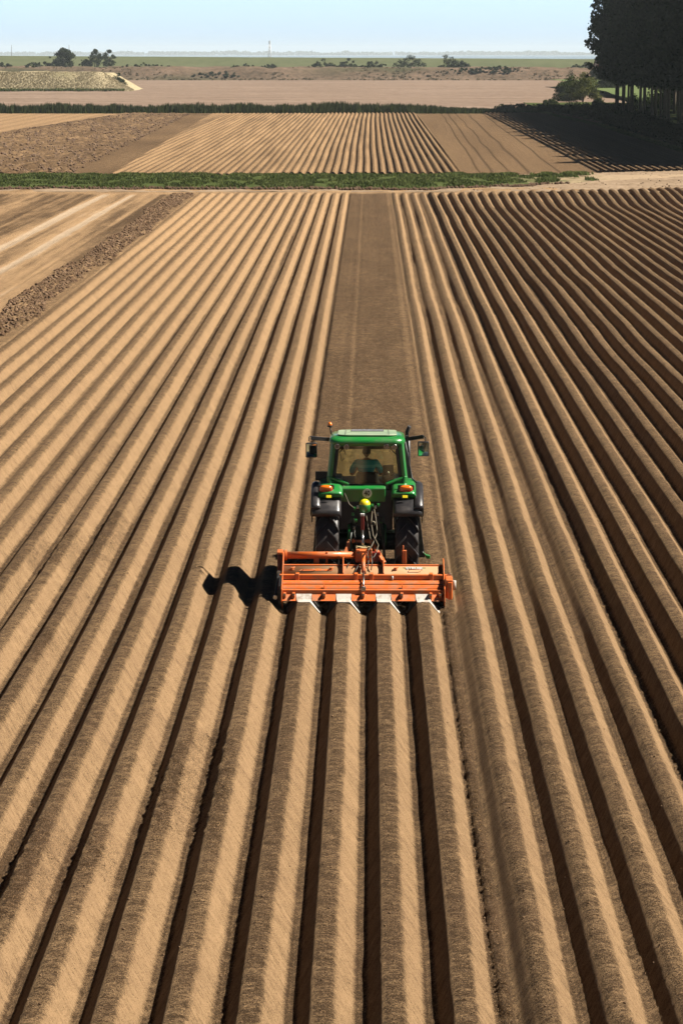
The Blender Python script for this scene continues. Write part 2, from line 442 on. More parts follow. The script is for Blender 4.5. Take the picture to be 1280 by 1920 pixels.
# loose crumbs and small clods lying on the soil
_r = np.random.RandomState(77); n = 34000
Y = 25 + 70 * _r.rand(n) ** 1.3; X = (_r.rand(n) - .52) * (Y * .27 + 3)
h, tone, press, lat, clod = soil(X, Y)
kp = _r.rand(n) < (.28 + .8 * np.clip(clod, 0, 1) - .22 * press)
kp &= ~((np.abs(X) < 2.1) & (Y > YI - .3) & (Y < YA + 4.5))
X, Y, h = X[kp], Y[kp], h[kp]; n = len(X); r = .005 + .016 * _r.rand(n) ** 4
oc = np.array([(1, 0, 0), (-1, 0, 0), (0, 1, 0), (0, -1, 0), (0, 0, .8), (0, 0, -.8)], float)
V = oc[None] * (r[:, None, None] * (.6 + .8 * _r.rand(n, 6, 1))) + np.stack([X, Y, g(Y) + h + r * .4], -1)[:, None]
tri = np.array([(0, 2, 4), (2, 1, 4), (1, 3, 4), (3, 0, 4), (2, 0, 5), (1, 2, 5), (3, 1, 5), (0, 3, 5)])
F = (tri[None] + (np.arange(n) * 6)[:, None, None]).reshape(-1, 3)
tag(link('soil_crumbs', mesh_np('soil_crumbs', V.reshape(-1, 3), F), None, mat_plain('crumb_soil', (.22, .14, .08), .95, spec=.1, dirt=(.09, .05, .03), dirt_amt=.9, dscale=2)), 'small loose crumbs of soil scattered over the ridges', 'soil crumbs', kind='stuff')
# real clods: the rough border left of the ridges
n = 9000; Y = 70 + 142 * _r.rand(n); X = -14.7 + (_r.rand(n) - .5) * 1.7 - (vnoise(Y / 6., 3.3, 24) - .5) * .9
h = soil(X, Y)[0]; r = .03 + .085 * _r.rand(n) ** 2
V = oc[None] * (r[:, None, None] * (.6 + .8 * _r.rand(n, 6, 1))) + np.stack([X, Y, g(Y) + h + r * .6], -1)[:, None]
F = (tri[None] + (np.arange(n) * 6)[:, None, None]).reshape(-1, 3)
tag(link('border_clods', mesh_np('border_clods', V.reshape(-1, 3), F), None, mat_plain('clod_earth', (.12, .07, .04), .95, spec=.1, dirt=(.36, .24, .15), dirt_amt=.8, dscale=1.5)), 'coarse clods along the left border of the ridged field', 'soil clods', kind='stuff')
# ------------------------------------------------------------------ far ground sheets
def sheet(name, x0, x1, y0, y1, nx, ny, zf, mat, attrs=None, smooth=True, label=None):
    X, Y = np.meshgrid(np.linspace(x0, x1, nx), np.linspace(y0, y1, ny))
    Z = zf(X, Y)
    I = np.arange(nx * ny).reshape(ny, nx)
    F = np.stack([I[:-1, :-1], I[:-1, 1:], I[1:, 1:], I[1:, :-1]], -1).reshape(-1, 4)
    me = mesh_np(name, np.stack([X, Y, Z], -1).reshape(-1, 3), F, smooth)
    if attrs is not None: add_attrs(me, attrs(X, Y), ('tone', 'press', 'lat', 'clod'))
    return tag(link(name, me, None, mat), kind='structure', label=label)

def mat_ground(name, c1, c2, s1=.8, s2=6.0, c3=None, stretch=(1, 1), bump=.04):
    c1 = dk(c1); c2 = dk(c2); c3 = dk(c3) if c3 else None
    b = NB(name); p = b.n('BsdfPrincipled'); p.inputs['Roughness'].default_value = 1; p.inputs['Specular IOR Level'].default_value = .05
    pos = b.n('NewGeometry').outputs['Position']
    mp = b.n('Mapping'); mp.inputs['Scale'].default_value = (stretch[0], stretch[1], 1); b.l(pos, mp.inputs['Vector'])
    n1 = b.noise(mp.outputs[0], s1, 5, .65); n2 = b.noise(pos, s2, 4, .7)
    f = b.math('ADD', b.math('MULTIPLY', b.ramp(n1, .3, .7), .5), b.math('MULTIPLY', b.ramp(n2, .3, .7), .5))
    c = b.mix(f, c1, c2)
    if c3: c = b.mix(b.math('MULTIPLY', b.ramp(b.noise(mp.outputs[0], s1 * .22, 3), .5, .68), .8), c, c3)
    b.l(c, p.inputs['Base Color'])
    bp = b.n('Bump'); bp.inputs['Distance'].default_value = bump; bp.inputs['Strength'].default_value = 1
    b.l(n2, bp.inputs['Height']); b.l(bp.outputs[0], p.inputs['Normal']); b.l(p.outputs[0], b.out.inputs['Surface'])
    return b.m

M_BASE = mat_ground('farmland', (.11, .12, .05), (.24, .20, .12), .01, .3)
M_SAND = mat_ground('dry_sand', (.17, .115, .070), (.46, .34, .23), .5, 2.2, stretch=(.35, 1.2))
M_PINK = mat_ground('stubble_soil', (.12, .080, .056), (.39, .285, .215), .12, .5, (.24, .17, .125), stretch=(.15, 1))
M_TURF = mat_ground('turf', (.035, .055, .014), (.10, .12, .035), .6, 5.0)
M_VERGE = mat_ground('trampled_turf', (.035, .055, .014), (.10, .12, .035), .6, 5.0)
M_DIKE = mat_ground('dike_grass', (.085, .10, .045), (.14, .15, .075), .01, .15, stretch=(.3, 2))
M_SCRUB = mat_ground('scrub_ground', (.06, .045, .028), (.24, .165, .115), .10, .6, (.06, .07, .03), stretch=(.4, 1.2), bump=.3)
M_PALE = mat_ground('pale_grass', (.34, .28, .16), (.56, .47, .31), .25, 1.4, (.26, .23, .12), stretch=(1, 1), bump=.3)

tag(link('ground', mesh_np('ground', np.array([(-9000, -60, -.06), (9000, -60, -.06), (9000, 1530, -.06), (-9000, 1530, -.06)]), np.array([[0, 1, 2, 3]])), None, M_BASE), kind='structure', label='flat farmland reaching to the dike')
b = NB('sky_mirror_water'); _p = b.n('BsdfPrincipled'); _p.inputs['Base Color'].default_value = (.05, .09, .11, 1); _p.inputs['Roughness'].default_value = .12; _bp = b.n('Bump'); _bp.inputs['Distance'].default_value = .05; b.l(b.noise(b.n('NewGeometry').outputs['Position'], .2, 3), _bp.inputs['Height']); b.l(_bp.outputs[0], _p.inputs['Normal']); b.l(_p.outputs[0], b.out.inputs['Surface'])
tag(link('sea', mesh_np('sea', np.array([(-22000, 1530, -.5), (22000, 1530, -.5), (22000, 40000, -.5), (-22000, 40000, -.5)]), np.array([[0, 1, 2, 3]])), None, b.m), kind='structure', label='flat water added beyond the dike to mirror the pale sky')  # invented water; its reflection keeps the strip under the horizon sky-bright
sheet('sandy_headland', -60, 70, 215, 275, 400, 130, lambda X, Y: (.012 + .10 * vnoise(X * .7, Y * .3, 50) + .06 * vnoise(X * 3, Y * 1.2, 51)) * np.clip((247 + np.maximum(0, X - 8) * .5 - Y) / 3, 0, 1) - .01, M_SAND, label='pale sandy turning strip along the grass')

# the next field: rows, cloddy part, flat rolled part
def far_soil(X, Y):
    sm = lambda a: np.clip(a, 0, 1) ** 2 * (3 - 2 * np.clip(a, 0, 1))
    Xw = X + (vnoise(Y / 60., X * .05, 60) - .5) * .35
    left = -24.0 - (Y - 250) * .022
    rows = sm((X - left) / .3) * sm((8.6 - X) / .15)
    rr = sm((X - 21.0) / .4) * sm((Y - 268 + (X - 21) * 2.0) / 3)
    rr2 = sm((X - 21.0) / .4)
    t = Xw / .75 - np.floor(Xw / .75)
    k = np.floor(Xw / .75)
    amp = np.where(X < -8, .38 + .35 * vnoise(k * 3.1, Y / 25., 61), 1.0)
    hr = np.interp(t, PS, PSH) * amp
    h = np.maximum(rows, rr2) * hr
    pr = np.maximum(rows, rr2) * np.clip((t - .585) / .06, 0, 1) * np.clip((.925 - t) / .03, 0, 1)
    tone = .30 + .34 * pr + (vnoise(k * 2.3, Y / 22., 62) - .5) * .35 * (X < 0) + (vnoise(k * 2.3, Y / 90., 65) - .5) * .12  # right slopes lightened as pressed soil and for their sunward angle
    flat = sm((X - 8.6) / .2) * (1 - rr2)
    ftone = .24 + (vnoise(X * .25, Y * .02, 63) - .5) * .15
    for c0, w in ((11.3, .13), (12.9, .10), (14.9, .16), (17.7, .10), (10.2, .1)):
        xx = X - (Y - 250) * .012 - c0 + (vnoise(Y / 25., c0, 66) - .5) * .4
        ftone = ftone - .42 * np.exp(-(xx / w) ** 2); h = h - flat * .06 * np.exp(-(xx / w) ** 2)
    tone = tone * (1 - flat) + ftone * flat
    cl = 1 - sm((X - left) / .3)
    edge = sm((X - left + 4.6) / .5)
    tone = tone * (1 - cl) + cl * (.26 + (vnoise(X * 2.6, Y * .9, 64) - .5) * .7 * (1 - edge) + (vnoise(X * .3, Y * .05, 67) - .5) * .25 - .06 * edge)
    # pale rolled corner at far left
    pc = sm((-45 - (500 - Y) * .05 - X) / 1.5) * sm((Y - 330) / 30)
    tone = tone * (1 - pc) + pc * (.72 + .2 * np.sign(np.sin(X * 2.1)) * .5)
    clod = cl * (1 - pc) * (1 - .8 * edge) * 1.4
    h = h + cl * (1 - pc) * .05
    e = sm((Y - 248) / 3)
    return h, tone, pr * 0, X * 0, clod
def fz(X, Y):
    h, tone, pr, lat, clod = far_soil(X, Y)
    return .05 + h + clod * (vnoise(X * 2.5, Y * .7, 70) - .4) * .30
def fa(X, Y):
    h, tone, pr, lat, clod = far_soil(X, Y); return np.stack([tone, pr, lat, clod], -1).reshape(-1, 4)
def uy(X): return 247 + np.maximum(0, X - 5) * .10 + np.maximum(0, X - 16) * .35
X_, Y_ = np.meshgrid(np.concatenate([np.arange(-80, -26, .25), np.arange(-26, 38, .083)]), np.linspace(0, 1, 190) ** 1.5)
Y_ = uy(X_) + (500 - uy(X_)) * Y_
I_ = np.arange(X_.size).reshape(X_.shape)
F_ = np.stack([I_[:-1, :-1], I_[:-1, 1:], I_[1:, 1:], I_[1:, :-1]], -1).reshape(-1, 4)
me = mesh_np('far_ridged_field', np.stack([X_, Y_, fz(X_, Y_)], -1).reshape(-1, 3), F_, True); add_attrs(me, fa(X_, Y_), ('tone', 'press', 'lat', 'clod'))
tag(link('far_ridged_field', me, None, M_SOIL), kind='structure', label='second ploughed field behind the grass strip')
n = 14000; Y = 248 + 245 * _r.rand(n); X = -27.5 - _r.rand(n) * 46 - (Y - 250) * .022
kp = (X > -45 - (500 - Y) * .05) | (Y < 335); X, Y = X[kp], Y[kp]; n = len(X); r = .06 + .13 * _r.rand(n) ** 2
V = oc[None] * (r[:, None, None] * (.6 + .8 * _r.rand(n, 6, 1))) + np.stack([X, Y, .09 + r * .6], -1)[:, None]
F = (tri[None] + (np.arange(n) * 6)[:, None, None]).reshape(-1, 3)
tag(link('plough_clods', mesh_np('plough_clods', V.reshape(-1, 3), F), None, mat_plain('ploughed_earth', (.15, .095, .065), .95, spec=.1, dirt=(.38, .27, .19), dirt_amt=.8, dscale=1.0)), 'clods over the rough ploughed plot at the left of the second field', 'soil clods', kind='stuff')
# far verge, stubble field
sheet('stubble_field', -330, 330, 506, 1130, 260, 120, lambda X, Y: .03 + .25 * (vnoise(X * .5, Y * .08, 71) - .3) * (1 - np.clip((Y - 900) / 200, 0, 1)), M_PINK, label='pinkish brown bare field in the distance')
sheet('field_verge', -90, 60, 499, 508, 120, 6, lambda X, Y: .05 + .1 * vnoise(X, Y, 72), M_TURF, label='grass verge along the reed ditch')
sheet('side_verge', 34, 75, 262, 600, 20, 120, lambda X, Y: .10 + .25 * vnoise(X * .5, Y * .3, 73), M_TURF, label='grassy ground under the trees')
sheet('meadow', 60, 260, 520, 900, 60, 80, lambda X, Y: .12 + .3 * vnoise(X * .1, Y * .05, 74) + 2.2 * np.clip((Y - 540) / 300, 0, 1), mat_ground('meadow_grass', (.10, .14, .05), (.16, .20, .08), .05, .6), label='sunlit green meadow behind the shrubs')

# the verge wears out into sand towards the right
_t = M_VERGE.node_tree; _p = [n for n in _t.nodes if n.type == 'BSDF_PRINCIPLED'][0]; _src = _p.inputs['Base Color'].links[0].from_socket
_g = _t.nodes.new('ShaderNodeNewGeometry'); _s = _t.nodes.new('ShaderNodeSeparateXYZ'); _t.links.new(_g.outputs['Position'], _s.inputs[0])
_n = _t.nodes.new('ShaderNodeTexNoise'); _n.inputs['Scale'].default_value = 1.1; _n.inputs['Detail'].default_value = 5; _t.links.new(_g.outputs['Position'], _n.inputs['Vector'])
_m = _t.nodes.new('ShaderNodeMath'); _m.operation = 'MULTIPLY_ADD'; _m.inputs[1].default_value = 26; _t.links.new(_n.outputs['Fac'], _m.inputs[0]); _t.links.new(_s.outputs[0], _m.inputs[2])
_r = _t.nodes.new('ShaderNodeMapRange'); _r.inputs[1].default_value = 24; _r.inputs[2].default_value = 34; _t.links.new(_m.outputs[0], _r.inputs[0])
_x = _t.nodes.new('ShaderNodeMix'); _x.data_type = 'RGBA'; _x.inputs[7].default_value = (.23, .17, .11, 1); _t.links.new(_r.outputs[0], _x.inputs[0]); _t.links.new(_src, _x.inputs[6]); _t.links.new(_x.outputs[2], _p.inputs['Base Color'])
# grass strip between the two fields
def lo_edge(X): return 219.5 - 0.02 * X + (vnoise(X * .5, 0, 80) - .5) * 2.0 + np.maximum(0, X - 5) * .75 + np.maximum(0, X - 13) * .45
def hi_edge(X): return 244 + np.maximum(0, X - 5) * .12 - np.maximum(0, -X - 12) * .0 + (vnoise(X * .3, 5, 81) - .5) * .8
xs = np.linspace(-48, 31, 320); vs = np.linspace(0, 1, 24)
X_, v_ = np.meshgrid(xs, vs); lo = lo_edge(X_); hi = np.maximum(hi_edge(X_), lo + .05); Y_ = lo + (hi - lo) * v_
Z_ = .09 + .28 * np.sin(np.clip(v_, 0, 1) * math.pi) ** .6 * (.6 + .6 * vnoise(X_ * .8, Y_ * .4, 82)) * np.clip((27 - X_) / 14, .03, 1) + (v_ < .02) * -.12
I_ = np.arange(X_.size).reshape(X_.shape); F_ = np.stack([I_[:-1, :-1], I_[:-1, 1:], I_[1:, 1:], I_[1:, :-1]], -1).reshape(-1, 4)
tag(link('grass_verge', mesh_np('grass_verge', np.stack([X_, Y_, Z_], -1).reshape(-1, 3), F_, True), None, M_VERGE), kind='structure', label='green bank between the two ploughed fields')

M_GRASS = mat_leaf('grass_blades', (.05, .085, .02), (.20, .225, .08), .3, .35)
M_REED = mat_leaf('reed_blades', (.030, .045, .016), (.085, .095, .035), .3, .5)
def blades(name, P, hgt, wid, mat, label, cat, lean=.35, seed=1):
    rs = np.random.RandomState(seed); n = len(P)
    a = rs.rand(n) * 2 * math.pi; d = np.stack([np.cos(a), np.sin(a), np.zeros(n)], -1)
    ln = np.stack([rs.randn(n) * lean, rs.randn(n) * lean, np.ones(n)], -1) * hgt[:, None]
    w = wid[:, None] * d * .5
    V = np.stack([P - w, P + w, P + ln * .6 + w * .7, P + ln], 1).reshape(-1, 3)
    I = np.arange(n)[:, None] * 4
    F = np.concatenate([I + 0, I + 1, I + 2, I + 3], 1)
    me = mesh_np(name, V, F)
    return tag(link(name, me, None, mat), label, cat, kind='stuff')
rs = np.random.RandomState(3)
n = 110000
X = rs.uniform(-46, 30, n); v = rs.rand(n); lo = lo_edge(X); hi = np.maximum(hi_edge(X), lo + .05); Y = lo + (hi - lo) * v
cl = vnoise(X * .9, Y * .35, 83); keep = (cl > .28 + .25 * rs.rand(n) + np.clip((X - 10) / 20, 0, .8)) & (hi - lo > .4)
X, Y, v, cl = X[keep], Y[keep], v[keep], cl[keep]
blades('grass', np.stack([X, Y, .12 + .22 * np.sin(v * math.pi)], -1), (.08 + .20 * cl) * (.5 + rs.rand(len(X))), .10 + .12 * rs.rand(len(X)), M_GRASS, 'tufted green grass on the strip between the fields', 'grass', .45, 4)
# clod edge below the grass, thinning out over the turning strip at the right
rs = np.random.RandomState(5); n = 3300
X = rs.uniform(-46, 17, n); Y = lo_edge(X) - rs.rand(n) * .9 + .2; r = .05 + .16 * rs.rand(n) ** 2
X[2600:] = rs.uniform(8, 42, 700); Y[2600:] = 217 + np.maximum(0, X[2600:] - 6) * .3 + rs.rand(700) * 26; r[2600:] *= .4
base = np.array([(1, 0, 0), (-1, 0, 0), (0, 1, 0), (0, -1, 0), (0, 0, 1), (0, 0, -1)], float)
V = (base[None] * (r[:, None, None] * (.7 + .6 * rs.rand(n, 6, 1)))) + np.stack([X, Y, .06 + r * .4], -1)[:, None]
tri = np.array([(0, 2, 4), (2, 1, 4), (1, 3, 4), (3, 0, 4), (2, 0, 5), (1, 2, 5), (3, 1, 5), (0, 3, 5)])
F = (tri[None] + (np.arange(n) * 6)[:, None, None]).reshape(-1, 3)
tag(link('soil_clods', mesh_np('soil_clods', V.reshape(-1, 3), F), None, mat_plain('clod_soil', (.09, .055, .035), .95, spec=.1, dirt=(.30, .20, .13))), 'loose clods turned up along the lower edge of the grass', 'clods', kind='stuff')

# reeds along the ditch
rs = np.random.RandomState(6); n = 42000
X = rs.uniform(-88, 34, n); Y = 503 + rs.randn(n) * 1.6; nn = vnoise(X * .17, 0, 84) * .45 + vnoise(X * 1.1, 0, 85) * .25 + vnoise(X * 4, 0, 86) * .3
taper = np.clip((27 - X) / 18, .55, 1)
blades('reeds', np.stack([X, Y, np.full(n, .02)], -1), (.7 + 1.7 * nn) * (.35 + .95 * rs.rand(n) ** 1.5) * taper, .16 + .2 * rs.rand(n), M_REED, 'long dark band of reeds along the ditch behind the second field', 'reeds', .12, 7)

# ------------------------------------------------------------------ distant banks
def bank(name, x0, x1, y0, y1, hgt, mat, label, seed, nx=300, top=.5, rag=.1, endR=None):
    def z(X, Y):
        v = (Y - y0) / (y1 - y0); a = np.clip(v / ((1 - top) / 2), 0, 1); c = np.clip((1 - v) / ((1 - top) / 2), 0, 1)
        s = np.minimum(a, c); s = s * s * (3 - 2 * s)
        hh = hgt(X) if callable(hgt) else hgt
        e = 1.0
        if endR is not None: e = np.clip((endR - X) / 9.0, 0, 1)
        return -.05 + s * hh * e * (1 - rag / 2 + rag * vnoise(X * .25, Y * .1, seed)) + s * rag * .8 * vnoise(X * .9, Y * .3, seed + 1)
    return sheet(name, x0, x1, y0, y1, nx, 40, z, mat, label=label)
bank('dike', -900, 900, 1440, 1560, lambda X: 9.7 - .0056 * (X + 200), M_DIKE, 'long green sea dike closing off the horizon', 90, 200, .3, .01)
bank('scrub_bank', -420, 420, 1118, 1190, lambda X: 5.0 - .0016 * X, M_SCRUB, 'brown scrubby bank across the far side of the field', 92, 500, .6, .22)
bank('grassy_mound', -190, -70, 792, 850, 5.3, M_PALE, 'long mound covered in pale dry grass at the left', 94, 300, .62, .16, endR=-70.5)
rs = np.random.RandomState(9); n = 30000
X = rs.uniform(-150, -70.5, n); v = rs.rand(n) * .75
e = np.clip((-70.5 - X) / 9, 0, 1); Y = 790 + v * 22; s = np.clip((Y - 792) / 11.0, 0, 1); s = s * s * (3 - 2 * s)
M_DRY = mat_leaf('dry_grass_blades', (.38, .32, .18), (.82, .70, .48), .25, .12)
kk = (vnoise(X * .3, Y * .3, 96) + s * .5 > .2)
X, Y, s, e = X[kk], Y[kk], s[kk], e[kk]
blades('dry_grass', np.stack([X, Y, s * 5.2 * e], -1), .15 + .45 * rs.rand(len(X)), .15 + .25 * rs.rand(len(X)), M_DRY, 'tall pale dry grass growing over the mound', 'grass', .4, 10)
rs = np.random.RandomState(19); n = 5000
X = rs.uniform(-150, -72, n); Y = 790 + rs.rand(n) * 3
blades('green_fringe', np.stack([X, Y, np.zeros(n)], -1), .3 + .8 * rs.rand(n), .3 + .4 * rs.rand(n), M_GRASS, 'green weeds along the foot of the pale mound', 'weeds', .3, 20)

# ------------------------------------------------------------------ leaves
def leaf_cloud(clumps, per, size, seed, flat=.75, shell=.55):
    """clumps: (x,y,z,r) array -> quads scattered round each clump"""
    rs = np.random.RandomState(seed); C = np.asarray(clumps, float)
    w = C[:, 3] ** 1.6; cnt = np.maximum(6, (per * w / w.mean()).astype(int))
    idx = np.repeat(np.arange(len(C)), cnt); n = len(idx)
    d = rs.randn(n, 3); d /= np.linalg.norm(d, axis=1)[:, None]
    rad = C[idx, 3] * (shell + (1 - shell) * rs.rand(n)) * (.75 + .5 * rs.rand(n))
    P = C[idx, :3] + d * rad[:, None] * np.array([1, 1, flat])
    nrm = d * .6 + rs.randn(n, 3) * .7; nrm /= np.linalg.norm(nrm, axis=1)[:, None]
    t = np.cross(nrm, rs.randn(n, 3)); t /= np.linalg.norm(t, axis=1)[:, None]; b = np.cross(nrm, t)
    s = size * (.6 + .8 * rs.rand(n))[:, None]
    V = np.stack([P - t * s * .5, P + b * s * .34, P + t * s * .55, P - b * s * .34], 1).reshape(-1, 3)
    F = np.arange(n * 4).reshape(-1, 4)
    return V, F
M_POP = mat_leaf('poplar_leaves', (.022, .042, .012), (.055, .085, .022), .3, .4)
M_BUSH = mat_leaf('shrub_leaves', (.035, .060, .018), (.13, .15, .05), .35, .3)
M_DARKB = mat_leaf('dark_shrub_leaves', (.020, .034, .012), (.06, .075, .025), .3, .3)
M_FART = mat_leaf('far_tree_leaves', (.035, .050, .025), (.085, .10, .05), .3, .15)
M_BARK = mat_plain('bark', (.22, .18, .14), .9, spec=.1, dirt=(.12, .10, .07), dirt_amt=.8, dscale=3)

def trunk_mesh(name, h, r, seed, limbs=7, lean=.02, spread=2.2, start=.35):
    rs = random.Random(seed); m = MB(); pts = []
    for i in range(8):
        f = i / 7; pts.append((lean * h * f + rs.uniform(-.1, .1) * f * r * 4, rs.uniform(-.1, .1) * f * r * 4, h * f))
    m.tube(pts, r, 9, r2=r * .18)
    for i in range(limbs):
        f = start + (.95 - start) * i / limbs; a = rs.uniform(0, 6.28); L = spread * (1.15 - f)
        z = h * f; m.tube([(0, 0, z), (math.cos(a) * L * .5, math.sin(a) * L * .5, z + L * .5), (math.cos(a) * L, math.sin(a) * L, z + L * 1.2)], r * .38, 6, r2=r * .08)
    return m

def crown_clumps(zc, hh, rr, n, seed, top=.35, wob=.25, bot=.6):
    """egg-shaped envelope filled with clumps; radii narrow to the top"""
    rs = np.random.RandomState(seed); out = []
    while len(out) < n:
        f = rs.rand(); a = rs.rand() * 6.283; env = math.sin(math.pi * min(1, max(0, f * (1 - .12) + .10))) ** .55
        env *= (1 - (1 - top) * f ** 2) * (bot + (1 - bot) * min(1, f * 3))
        q = rs.rand() ** .45; rad = rr * env * q * (1 + wob * (math.sin(a * 3 + seed) * .5 + rs.randn() * .35))
        out.append((math.cos(a) * rad, math.sin(a) * rad, zc + (f - .5) * hh, rr * (.16 + .16 * rs.rand())))
    for _ in range(n // 7):
        f = rs.rand(); a = rs.rand() * 6.283; q = rr * (1.02 + .22 * rs.rand()) * (1 - (1 - top) * f ** 2); out.append((math.cos(a) * q, math.sin(a) * q, zc + (f - .5) * hh, rr * (.07 + .07 * rs.rand())))
    return np.array(out)

def tree(name, loc, hgt, rad, label, cat, group=None, clear=.2, n=60, per=70, leaf=.4, mat=None, seed=1, trunk_r=None, top=.35, bot=.6, kind_parts=True, sink=.0, rz=0.):
    root = empty(name, loc, rz); tag(root, label, cat, group)
    tr = trunk_r or hgt * .016
    trunk_mesh('trunk', hgt * .9, tr, seed, limbs=8, spread=rad * .55, start=max(clear, .12)).build('trunk', M_BARK, root)
    hh = hgt * (1 - clear)
    V, F = leaf_cloud(crown_clumps(hgt - hh / 2, hh, rad, n, seed, top=top, bot=bot), per, leaf, seed)
    link('crown', mesh_np('crown', V, F), root, mat or M_BUSH)
    return root

def shrub(name, loc, w, h, label, group=None, mat=None, leaf=.3, n=26, per=60, seed=1, cat='bush', d=None):
    """low bush: several stems and a spread of leaf clumps"""
    root = empty(name, loc); tag(root, label, cat, group); rs = np.random.RandomState(seed); r_ = random.Random(seed)
    m = MB()
    for i in range(5):
        a = r_.uniform(0, 6.28); m.tube([(0, 0, -.1), (math.cos(a) * w * .12, math.sin(a) * w * .12, h * .4), (math.cos(a) * w * .28, math.sin(a) * w * .2, h * .8)], .05 * h ** .5, 6, r2=.015)
    m.build('stem', M_BARK, root)
    C = []
    dd = d or w
    for i in range(n):
        a = rs.rand() * 6.283; q = rs.rand() ** .5; x = math.cos(a) * q; y = math.sin(a) * q
        top = (1 - q ** 2.4) * (.75 + .35 * rs.rand()); z = h * (.12 + (top * .85) * rs.rand() ** .6)
        C.append((x * w * .5, y * dd * .5, z, min(h, w) * (.13 + .10 * rs.rand())))
    V, F = leaf_cloud(C, per, leaf, seed)
    link('foliage', mesh_np('foliage', V, F), root, mat or M_BUSH)
    return root

# poplar plantation at the right
protos = []
for i in range(3):
    protos.append(tree('poplar_tree', (0, 0, 0), 27 + i * 1.3, 5.4, 'tall dark poplar of the plantation at the right edge', 'tree', 'poplars of the plantation', clear=.23, n=150, per=78, leaf=.62, mat=M_POP, seed=31 + i, trunk_r=.24, top=.5, bot=.75))
spots = []
for j in range(51):
    spots.append((47.5 + random.Random(j).uniform(-.9, .9), 264 + j * 5.1))
for j in range(24): spots.append((54.5, 266 + j * 5.5))
for j in range(12): spots.append((55.5 + random.Random(100 + j).uniform(-.8, .8), 400 + j * 10))
for j in range(12): spots.append((76 + (j % 2) * 8, 500 + j * 6))
for j in range(7): spots.append((62.5 + random.Random(200 + j).uniform(-.8, .8), 455 + j * 10))
for i, (x, y) in enumerate(spots):
    o = protos[i] if i < 3 else copy_tree(protos[i % 3])
    o.location = (x, y, .1); o.rotation_euler = (0, 0, i * 2.4); s = .92 + .16 * random.Random(i).random(); o.scale = (s, s, s)
# shrubs in front of the plantation
M_BUSH2 = mat_leaf('olive_shrub_leaves', (.04, .06, .015), (.22, .23, .08), .35, .5)
hs = [(1066, 190, 6.4, 6.0, M_BUSH, 'olive green bush, tallest and leftmost of the bushes before the poplars'), (1092, 192, 7.0, 6.8, M_BUSH2, 'full round bush between the leftmost bush and the green meadow'),
      (1142, 176, 7.5, 6.6, M_FART, 'bluish tree-like bush at the far side of the meadow'), (1122, 205, 2.4, 2.4, M_DARKB, 'small dark bush in front of the meadow patch'),
      (1032, 203, 3.8, 2.0, M_BUSH, 'low bush at the corner where reeds meet the hedge')]
for i, (px, py, w, h, mt, lb) in enumerate(hs):
    p = gnd(px, py, 0.0); shrub('bush', (p.x, p.y, 0), w, h, lb, 'bushes near the poplars', mt, .34, 60, 130, 50 + i)
# undergrowth along the foot of the plantation: one mass
rs = np.random.RandomState(12); C = []
for i in range(520):
    Y = rs.uniform(262, 508); X = 36.2 + rs.rand() * 6.5 - max(0, (Y - 460)) * .05
    h = .5 + 1.9 * rs.rand() * min(1, (X - 35.0) / 3.0); C.append((X, Y, h * .6, .5 + .7 * rs.rand() * min(1, (X - 34.5) / 3)))
for i in range(90):
    X = rs.uniform(24, 42); Y = 506 + rs.rand() * 8; C.append((X, Y, .5 + rs.rand() * .7, .5 + .5 * rs.rand()))
for i in range(330):
    X = rs.uniform(55, 92); C.append((X, 527 + rs.rand() * 14, .4 + 5.2 * rs.rand(), .9 + .8 * rs.rand()))
for i in range(150):
    X = rs.uniform(50, 80); C.append((X, 520 + rs.rand() * 5, .3 + 2.6 * rs.rand(), .6 + .6 * rs.rand()))
for i in range(60):
    X = rs.uniform(41, 50); C.append((X, 512 + rs.rand() * 6, .3 + 1.0 * rs.rand(), .5 + .4 * rs.rand()))
V, F = leaf_cloud(C, 85, .34, 13)
tag(link('undergrowth', mesh_np('undergrowth', V, F), None, M_DARKB), 'dark tangled undergrowth along the foot of the poplars', 'undergrowth', kind='stuff')
rs = np.random.RandomState(22); n = 9000; Y = rs.uniform(262, 506, n); X = 34.3 + rs.rand(n) * 1.5 - np.clip(Y - 400, 0, 200) * .03
blades('verge_grass', np.stack([X, Y, np.full(n, .05)], -1), .2 + .3 * rs.rand(n), .12 + .1 * rs.rand(n), M_GRASS, 'thin green grass edge between the shaded rows and the undergrowth', 'grass', .4, 23)

# trees and bushes far out, each by its own place in the photo
def far_tree(px, pyb, ptop, wpx, Y, label, seed, name='broadleaf_tree', zb=4.6, top=.6, clear=.12, n=45, cat='tree', mat=None):
    s = 5000 / (Y * .9855 + 1.5); x = (px - 693) / s; h = (pyb - ptop) / s * .98; w = wpx / s * 1.35
    return tree(name, (x, Y, zb), h, w / 2, label, cat, None, clear=clear, n=n, per=60, leaf=max(.35, w * .06), mat=mat or M_FART, seed=seed, top=top, bot=.8, trunk_r=.2)
far_tree(120, 123, 88, 38, 1150, 'round-crowned broad tree, leftmost on the far bank', 61)
far_tree(177, 123, 86, 23, 1150, 'tall narrow tree, left one of the close pair on the far bank', 62, top=.4)
far_tree(203, 123, 89, 21, 1152, 'slightly shorter tree, right one of the close pair on the far bank', 63, top=.4)
far_tree(161, 124, 106, 16, 1148, 'low tree leaning on the left side of the close pair', 64, top=.6)
